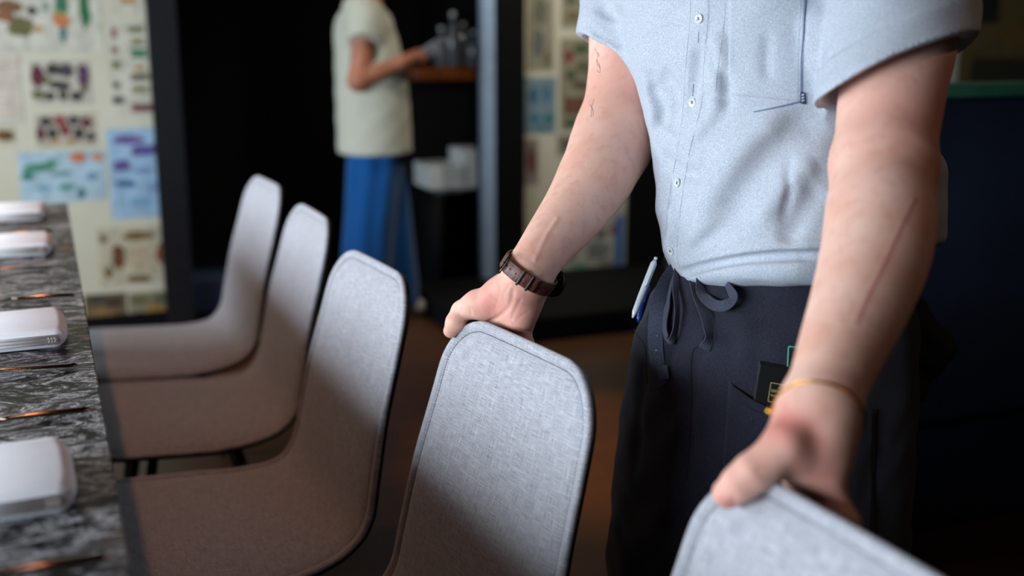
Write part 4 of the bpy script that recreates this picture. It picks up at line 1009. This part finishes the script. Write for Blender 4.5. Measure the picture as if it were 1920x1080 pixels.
# pens clipped at the waist
def pen(name_, lab_, a, b, r, mat, cap, clip):
    p0, p1 = at(*a), at(*b); t = empty('pen', tuple(p0)); tag(t, lab_, 'pen', 'pens clipped to the apron')
    d_ = p1 - p0; MB().tube([p0 * 0, d_ * .06, d_ * .62, d_ * .9, d_], [r * .5, r, r, r * .85, r * .25], 14).build('barrel', mat, t)
    sd = nrm_(np.cross(d_, cr)); sd = -cf * 1.0
    MB().tube([d_ * .02 + sd * r, d_ * .03 + sd * r * 2.2, d_ * .42 + sd * r * 1.8, d_ * .46 + sd * r * 1.1], [r * .35] * 4, 8).build('clip', clip, t)
    MB().ball(d_ * -.03, r * .6, 8).build('push_button', cap, t); return t
pz = 1.585
pen('pen', 'slim white pen clipped at the apron waist beside the blue pen', (1228, 488, pz), (1186, 596, pz - .02), .0046, M['pen_white'], M['pen_white'], M['pen_white'])
pen('pen', 'short blue pen at the apron waist, partly under the white pen', (1216, 540, pz + .006), (1196, 604, pz - .006), .0046, M['pen_blue'], M['pen_blue'], M['pen_blue'])
# ---------------------------------------------------------------- second person, standing in the dark alcove opening
zp = 4.92
G0 = atz(715, 600, 0); zb = proj(np.array([G0[0], G0[1], 0]))[2]
def pp(px, py, dz=0): return at(px, py, zp - .0 + dz)
def fl(px, py, dz=0):   # same vertical plane through the person, any height
    R = ray(px, py); hf = np.array([cf[0], cf[1], 0]); hf = hf / np.linalg.norm(hf); z = ((P2 - CAM) @ hf + dz) / (R @ hf); return CAM + R * z
P2 = np.array([G0[0], G0[1], 0.0]); dv = nrm_(np.array([cf[0], cf[1], 0]))
p2 = empty('person', tuple(P2)); tag(p2, 'person in cream short sleeved knit top and blue trousers looking at something in their hands', 'person')
def body2(P):
    d = chain(P, [(fl(692, 45), .085), (fl(695, 130), .095), (fl(700, 250), .10), (fl(705, 300), .105)], 0)
    d = smin(d, cone(P, fl(688, 20), fl(690, -25), .055, .05), .04)
    E = lambda c, r: (np.linalg.norm((P - c) / np.array(r), axis=1) - 1) * min(r)
    d = smin(d, E(fl(698, -72), (.085, .082, .11)), .03); d = smin(d, cone(P, fl(735, -62), fl(733, -52), .012, .010), .012)
    for s_ in (-1, 1):
        sh_, el, wr, hn = fl(688, 35, s_ * .15), fl(672 + (s_ > 0) * 12, 152, s_ * .205), fl(752, 118, s_ * .165), fl(775, 107, s_ * .09)
        d = smin(d, cone(P, sh_, el, .048, .040), .03); d = smin(d, cone(P, el, wr, .040, .026), .02); d = smin(d, cone(P, wr, hn, .028, .026), .01)
        for k in range(4): d = smin(d, chain(P, [(hn, .012), (fl(786 + k, 100 + 5 * k, s_ * .06), .009), (fl(796, 98 + 5 * k, s_ * .012), .008)], .002), .004)
        d = smin(d, cone(P, hn, fl(782, 94, s_ * .02), .012, .009), .004)
        hp, kn, an = fl(705, 300, s_ * .085), fl(712 + s_ * 10, 440, s_ * .09), fl(712 + s_ * 22, 575, s_ * .10)
        d = smin(d, cone(P, hp, kn, .085, .058), .03); d = smin(d, cone(P, kn, an, .055, .036), .02)
    return d
v, f_ = mesh_sdf(body2, P2 + [-.45, -.45, .03], P2 + [.55, .45, 1.72], .009); obj('body', v - P2, f_, M['skin_far'], p2)
def top2(P):
    d = chain(P, [(fl(675, 22), .075), (fl(683, 60), .125), (fl(693, 130), .142), (fl(698, 200), .148), (fl(704, 300), .150)], 0)
    d2 = chain(P, [(fl(690, 60, -.08), .10), (fl(700, 150, -.06), .135), (fl(704, 300, -.06), .145)], 0); d = smin(d, d2, .04)
    for s_ in (-1, 1): d = smin(d, cone(P, fl(684, 28, s_ * .12), fl(683, 80, s_ * .19), .075, .066), .04)
    d = np.maximum(d, fl(704, 284)[2] - P[:, 2]) ; d = np.maximum(d, -(cone(P, fl(690, 30), fl(692, -40), .062, .062)))
    for s_ in (-1, 1):
        a_ = fl(683, 78, s_ * .19); dr = nrm_(a_ - fl(684, 28, s_ * .12)); near = np.linalg.norm(P - a_, axis=1) < .085; cutd = (P - a_) @ dr
        d = np.where(near & (np.abs((P - P2) @ dv) > .16), np.maximum(d, cutd), d)
    return d + .0015 * np.sin(P[:, 2] * 60) * np.sin(P[:, 0] * 50)
v, f_ = mesh_sdf(top2, P2 + [-.45, -.45, .6], P2 + [.5, .45, 1.6], .008); obj('knit_top', v - P2, f_, M['knit'], p2)
def tr2(P):
    d = np.full(len(P), 9.)
    for s_ in (-1, 1): d = smin(d, chain(P, [(fl(705, 275, s_ * .06), .118), (fl(709 + s_ * 12, 400, s_ * .085), .108), (fl(712 + s_ * 28, 520, s_ * .09), .104), (fl(712 + s_ * 30, 600, s_ * .09), .104)], 0), .02)
    w_ = P - P2; d = d + .005 * np.sin((w_ @ cr) * 75 + 2 * np.sin(P[:, 2] * 5)); return np.maximum(np.maximum(d, P[:, 2] - fl(705, 272)[2]), .05 - P[:, 2])
v, f_ = mesh_sdf(tr2, P2 + [-.45, -.45, .02], P2 + [.5, .45, .95], .009); obj('trousers', v - P2, f_, M['denim'], p2)
def hair2(P):
    c_ = fl(694, -78); r = np.array([.098, .096, .118]); d = (np.linalg.norm((P - c_) / r, axis=1) - 1) * .096
    d = np.maximum(d, (P - fl(724, -70)) @ cr + .3 * (P - fl(724, -70))[:, 2] * -1); d = smin(d, cone(P, fl(672, -70), fl(668, -10), .05, .03), .03); return d
v, f_ = mesh_sdf(hair2, P2 + [-.45, -.45, 1.1], P2 + [.5, .45, 1.8], .008); obj('hair', v - P2, f_, M['hair'], p2)
for s_ in (-1, 1):
    a_ = fl(712 + s_ * 20, 590, s_ * .09); a_[2] = .045
    v, f_ = mesh_sdf(lambda P: np.maximum(smin(cone(P, a_ - cr * .04, a_ + cr * .13 + [0, 0, -.01], .042, .034), cone(P, a_ - cr * .03, a_ - cr * .03 + [0, 0, .05], .04, .04), .02), .013 - P[:, 2]), a_ - .2, a_ + .25, .007)
    obj('shoe', v - P2, f_, M['shoe_w'], p2)
ph = fl(806, 96, -.01); o = MB().box((-.028, -.004, -.042), (.028, .004, .042)).build('phone', M['phone'], None, bevel=.003)
o.location = tuple(ph); o.rotation_euler = (math.radians(35), math.radians(50), .5); tag(o, 'small pale phone held up in the hands of the person in the cream top', 'phone')
# ---------------------------------------------------------------- printed plates pasted on the cream back wall
def motif(mb, shp, cx, cz, w_, h_, mi, y, seed):
    r_ = random.Random(seed); n = 18; V = [(cx, y, cz)]
    if shp == 'rect': mb.box((cx - w_ / 2, y, cz - h_ / 2), (cx + w_ / 2, y + .0004, cz + h_ / 2), mi); return
    for k in range(n):
        a = 2 * math.pi * k / n; rr = 1
        if shp == 'flower': rr = .62 + .38 * abs(math.cos(2.5 * a + seed))
        if shp == 'moth': rr = .35 + .65 * abs(math.sin(a) * math.cos(a)) * 2 ** .5 + .1 * abs(math.sin(a))
        if shp == 'blob': rr = .72 + .28 * r_.random()
        V.append((cx + w_ / 2 * rr * math.cos(a), y, cz + h_ / 2 * rr * math.sin(a)))
    mb.add(V, [(0, 1 + (k + 1) % n, 1 + k) for k in range(n)], mi)
def wall_print(label, box, base, motifs, group='botanical plates on the back wall'):
    x0, y0, x1, y1 = box; a = aty(x0, (y0 + y1) / 2, YW); b = aty(x1, (y0 + y1) / 2, YW); t_ = aty((x0 + x1) / 2, y0, YW)[2]; bt = aty((x0 + x1) / 2, y1, YW)[2]
    cols = [base] + [m_[5] for m_ in motifs]; mats = []
    for c_ in cols:
        if pmat(*c_) not in mats: mats.append(pmat(*c_))
    ix = lambda c_: mats.index(pmat(*c_)); mb = MB(); cx_ = (a[0] + b[0]) / 2; cz_ = (t_ + bt) / 2
    mb.box((a[0], YW - .002, bt), (b[0], YW - .0005, t_), 0)
    for i, (shp, px, py, wp, hp, c_) in enumerate(motifs):
        q_ = aty(px, py, YW); k_ = proj(q_)[2] / F; motif(mb, shp, q_[0], q_[2], wp * k_ * 1.05, hp * k_ * 1.02, ix(c_), YW - .0024 - .0001 * (i % 6), i)
    mb.v = [(x - cx_, y - YW, z - cz_) for x, y, z in mb.v]
    o = mb.build('botanical_print', None, None, smooth=False, mats=mats); o.location = (cx_, YW, cz_); tag(o, label, 'print', group); return o
CR, BR, OL, DK, RD, GN, BL, LB, PU, OR, MA, TN = (214, 209, 188), (122, 84, 56), (112, 106, 66), (58, 52, 50), (150, 64, 62), (58, 120, 88), (74, 112, 160), (160, 192, 214), (108, 88, 150), (206, 118, 72), (98, 40, 56), (176, 142, 84)
wall_print('large cream plate with green gourd and brown specimens at the top left', (-30, -40, 190, 98), (208, 204, 188),
    [('blob', 15, 12, 50, 30, BR), ('blob', 38, 50, 52, 44, OL), ('blob', 8, 30, 34, 24, (140, 90, 60)), ('blob', 115, 8, 26, 50, GN), ('blob', 115, 36, 36, 34, TN), ('flower', 114, 40, 26, 22, OR), ('blob', 118, 62, 14, 44, (90, 130, 120)), ('blob', 158, 18, 22, 80, (40, 110, 64)), ('blob', 72, 54, 20, 16, TN), ('blob', 60, 20, 22, 18, DK), ('blob', 85, 12, 14, 20, (120, 150, 130))])
wall_print('cream plate of moths and butterflies in rows beside the black door frame', (204, 36, 298, 218), (206, 203, 186),
    [('moth', 255, 55, 44, 18, OL), ('moth', 213, 62, 14, 26, RD), ('moth', 258, 78, 36, 18, (140, 132, 90)), ('moth', 215, 94, 20, 16, BR), ('moth', 260, 100, 44, 24, GN), ('moth', 218, 122, 24, 20, OL), ('moth', 262, 128, 30, 14, TN), ('moth', 262, 144, 54, 18, (90, 80, 40)), ('moth', 218, 160, 20, 14, DK), ('moth', 262, 168, 46, 16, (130, 120, 80)), ('moth', 222, 188, 34, 18, DK), ('moth', 268, 202, 64, 20, (112, 40, 44))])
wall_print('plate of dark purple seed pods above the red and dark patterned plate', (55, 113, 170, 196), (196, 190, 172),
    [('blob', 70, 142, 24, 50, MA), ('blob', 156, 142, 24, 50, (88, 56, 84)), ('flower', 100, 130, 30, 26, DK), ('flower', 124, 132, 30, 30, (70, 62, 66)), ('blob', 112, 160, 44, 20, DK), ('blob', 72, 178, 24, 20, OL), ('blob', 94, 180, 22, 20, DK), ('blob', 118, 178, 20, 24, (80, 66, 50)), ('blob', 144, 180, 26, 22, DK), ('blob', 158, 166, 16, 20, (96, 84, 66)), ('blob', 86, 150, 14, 18, OL)])
wall_print('red and dark patterned plate on the back wall, below the purple seed pods', (66, 213, 180, 274), (186, 176, 158),
    [('flower', 86, 228, 26, 20, DK), ('flower', 112, 226, 24, 22, RD), ('flower', 138, 226, 24, 20, DK), ('flower', 162, 230, 24, 24, MA), ('flower', 76, 250, 18, 30, MA), ('flower', 98, 250, 22, 24, DK), ('flower', 122, 244, 22, 26, (120, 54, 50)), ('flower', 148, 250, 24, 26, DK), ('blob', 104, 264, 22, 12, TN), ('blob', 136, 264, 22, 12, TN), ('flower', 170, 256, 16, 22, DK)])
wall_print('pale blue plate with green sprays and an orange flower, left of the purple flower plate', (36, 283, 198, 378), (176, 200, 212),
    [('blob', 72, 314, 60, 18, (70, 136, 106)), ('blob', 52, 330, 26, 22, (60, 124, 110)), ('blob', 96, 304, 26, 14, (90, 150, 120)), ('flower', 146, 295, 34, 22, OR), ('flower', 182, 294, 20, 18, (220, 140, 110)), ('blob', 116, 326, 40, 12, (110, 160, 160)), ('blob', 126, 350, 36, 16, (96, 150, 140)), ('blob', 152, 362, 16, 26, (70, 120, 120)), ('blob', 172, 330, 26, 20, (120, 156, 180)), ('blob', 84, 352, 32, 12, (120, 170, 190))])
wall_print('tall pale blue plate with purple flowers next to the black door frame', (204, 240, 310, 408), (158, 190, 216),
    [('blob', 240, 262, 60, 20, PU), ('blob', 268, 282, 50, 26, (96, 84, 148)), ('blob', 296, 280, 24, 40, (80, 66, 120)), ('blob', 228, 310, 36, 26, (100, 84, 150)), ('blob', 236, 344, 40, 16, (54, 96, 136)), ('blob', 270, 320, 40, 14, (124, 150, 196)), ('blob', 262, 378, 40, 22, (130, 170, 200)), ('blob', 284, 350, 26, 26, (134, 160, 200))])
wall_print('cream plate with rows of faint pink lettering marks at the left edge of the photo', (-20, 98, 40, 232), (210, 204, 188), [('rect', 12, 110 + 13 * k, 50 - 8 * (k % 3), 3, (204, 160, 146)) for k in range(9)])
wall_print('small brown beetle plate at the left edge of the photo, above the table', (-20, 236, 28, 272), (200, 190, 160), [('blob', 8, 254, 34, 24, (112, 80, 40)), ('blob', 16, 256, 16, 18, (80, 60, 30))])
wall_print('cream plate with a ring of brown and amber shells behind the farthest chair', (184, 424, 322, 532), (196, 186, 160),
    [('blob', 258, 442, 60, 20, (120, 96, 50)), ('blob', 222, 482, 26, 54, (112, 66, 34)), ('blob', 306, 476, 30, 50, (130, 74, 36)), ('blob', 262, 482, 54, 52, (190, 172, 140)), ('blob', 260, 522, 50, 16, (110, 92, 50)), ('blob', 204, 512, 16, 26, (110, 90, 50)), ('blob', 194, 448, 16, 18, (120, 100, 60))])
wall_print('dark brown plate low on the back wall, just above the seat of the farthest chair', (158, 550, 238, 602), (104, 86, 60), [('blob', 180, 560, 40, 18, DK), ('blob', 214, 566, 36, 20, (60, 44, 30)), ('blob', 190, 588, 50, 18, (140, 110, 60))])
wall_print('dull green and ochre plate low beside the black door frame', (242, 546, 328, 604), (140, 134, 108), [('blob', 262, 562, 40, 22, OL), ('blob', 300, 560, 30, 26, (90, 96, 70)), ('blob', 290, 580, 40, 24, (160, 120, 56)), ('blob', 258, 590, 26, 14, DK)])
wall_print('cream plate with an ochre moth cut by the top edge of the photo', (208, -40, 292, 22), (206, 202, 184), [('moth', 240, 2, 44, 20, TN), ('moth', 274, -6, 20, 24, OL)])
R_ = 'faded plates on the wall right of the steel post'
gk = lambda c, k=.82: tuple(int(x * k) for x in c)
wall_print('grey green fern plate right of the black frame, cut by the top edge', (988, -30, 1038, 132), (150, 146, 124), [('blob', 1012, 20, 30, 60, (106, 110, 92)), ('blob', 1008, 80, 26, 60, (98, 104, 100)), ('blob', 1026, 110, 16, 30, (120, 112, 92))], R_)
wall_print('plate with small red berries at the top of the wall, left of the blue sleeve', (1052, -30, 1116, 52), (150, 144, 120), [('flower', 1100, 10, 26, 26, (130, 60, 52)), ('blob', 1074, 30, 30, 24, (116, 104, 70)), ('blob', 1070, 0, 22, 20, (96, 96, 70)), ('blob', 1104, 38, 18, 16, (100, 90, 60))], R_)
wall_print('tall plate of green leaves and red blossoms behind the elbow of the watch arm', (1050, 72, 1122, 244), (148, 142, 118), [('flower', 1066, 106, 24, 26, (140, 64, 56)), ('blob', 1090, 92, 36, 24, (84, 96, 62)), ('blob', 1096, 126, 40, 26, (100, 106, 72)), ('blob', 1070, 140, 24, 22, (80, 88, 60)), ('blob', 1090, 160, 44, 20, (96, 84, 60)), ('rect', 1086, 198, 60, 30, (116, 76, 58)), ('blob', 1070, 230, 34, 20, (70, 96, 72)), ('blob', 1104, 226, 24, 22, (90, 96, 80))], R_)
wall_print('blue plate with four darker blue and teal shapes right of the black frame', (984, 145, 1042, 250), (122, 146, 156), [('blob', 1000, 178, 20, 34, (52, 104, 140)), ('blob', 1024, 176, 16, 36, (60, 110, 146)), ('blob', 1002, 222, 22, 28, (62, 120, 140)), ('blob', 1028, 222, 22, 24, (48, 122, 120)), ('blob', 1014, 240, 30, 12, (80, 124, 146))], R_)
wall_print('narrow plate with one maroon pod right of the black frame', (984, 260, 1010, 346), (150, 140, 128), [('blob', 996, 300, 18, 66, (108, 56, 66))], R_)
wall_print('small plate with a grey tuft above the forearm of the watch arm', (1044, 252, 1096, 292), (150, 144, 126), [('blob', 1066, 272, 34, 28, (100, 96, 84)), ('blob', 1084, 264, 14, 16, (120, 84, 70))], R_)
wall_print('pale plate with grey bird and blue border, low under the forearm of the watch arm', (1026, 392, 1170, 540), (176, 176, 160), [('flower', 1152, 430, 22, 26, (156, 60, 48)), ('blob', 1120, 470, 54, 40, (120, 122, 124)), ('blob', 1088, 508, 44, 34, (96, 150, 128)), ('blob', 1136, 496, 34, 26, (136, 130, 128)), ('rect', 1160, 470, 18, 130, (66, 104, 160)), ('blob', 1064, 480, 36, 28, (130, 140, 120)), ('blob', 1110, 522, 40, 14, (110, 120, 110)), ('blob', 1126, 440, 26, 18, (90, 88, 96))], R_)
wall_print('ochre map plate with dimness painted into its low band, above the green booth rail', (1800, -30, 1990, 166), (104, 84, 44), [('rect', 1895, 134, 186, 50, (44, 42, 22)), ('rect', 1850, 12, 60, 60, (26, 22, 18)), ('blob', 1900, 60, 90, 40, (110, 84, 36)), ('blob', 1860, 90, 50, 20, (96, 80, 50)), ('blob', 1950, 40, 60, 24, (140, 112, 66))], 'plates above the booth')  # dark lower band paints the dimness of the wall under the plate
# the dark square on this plate stands in for an unknown dark object
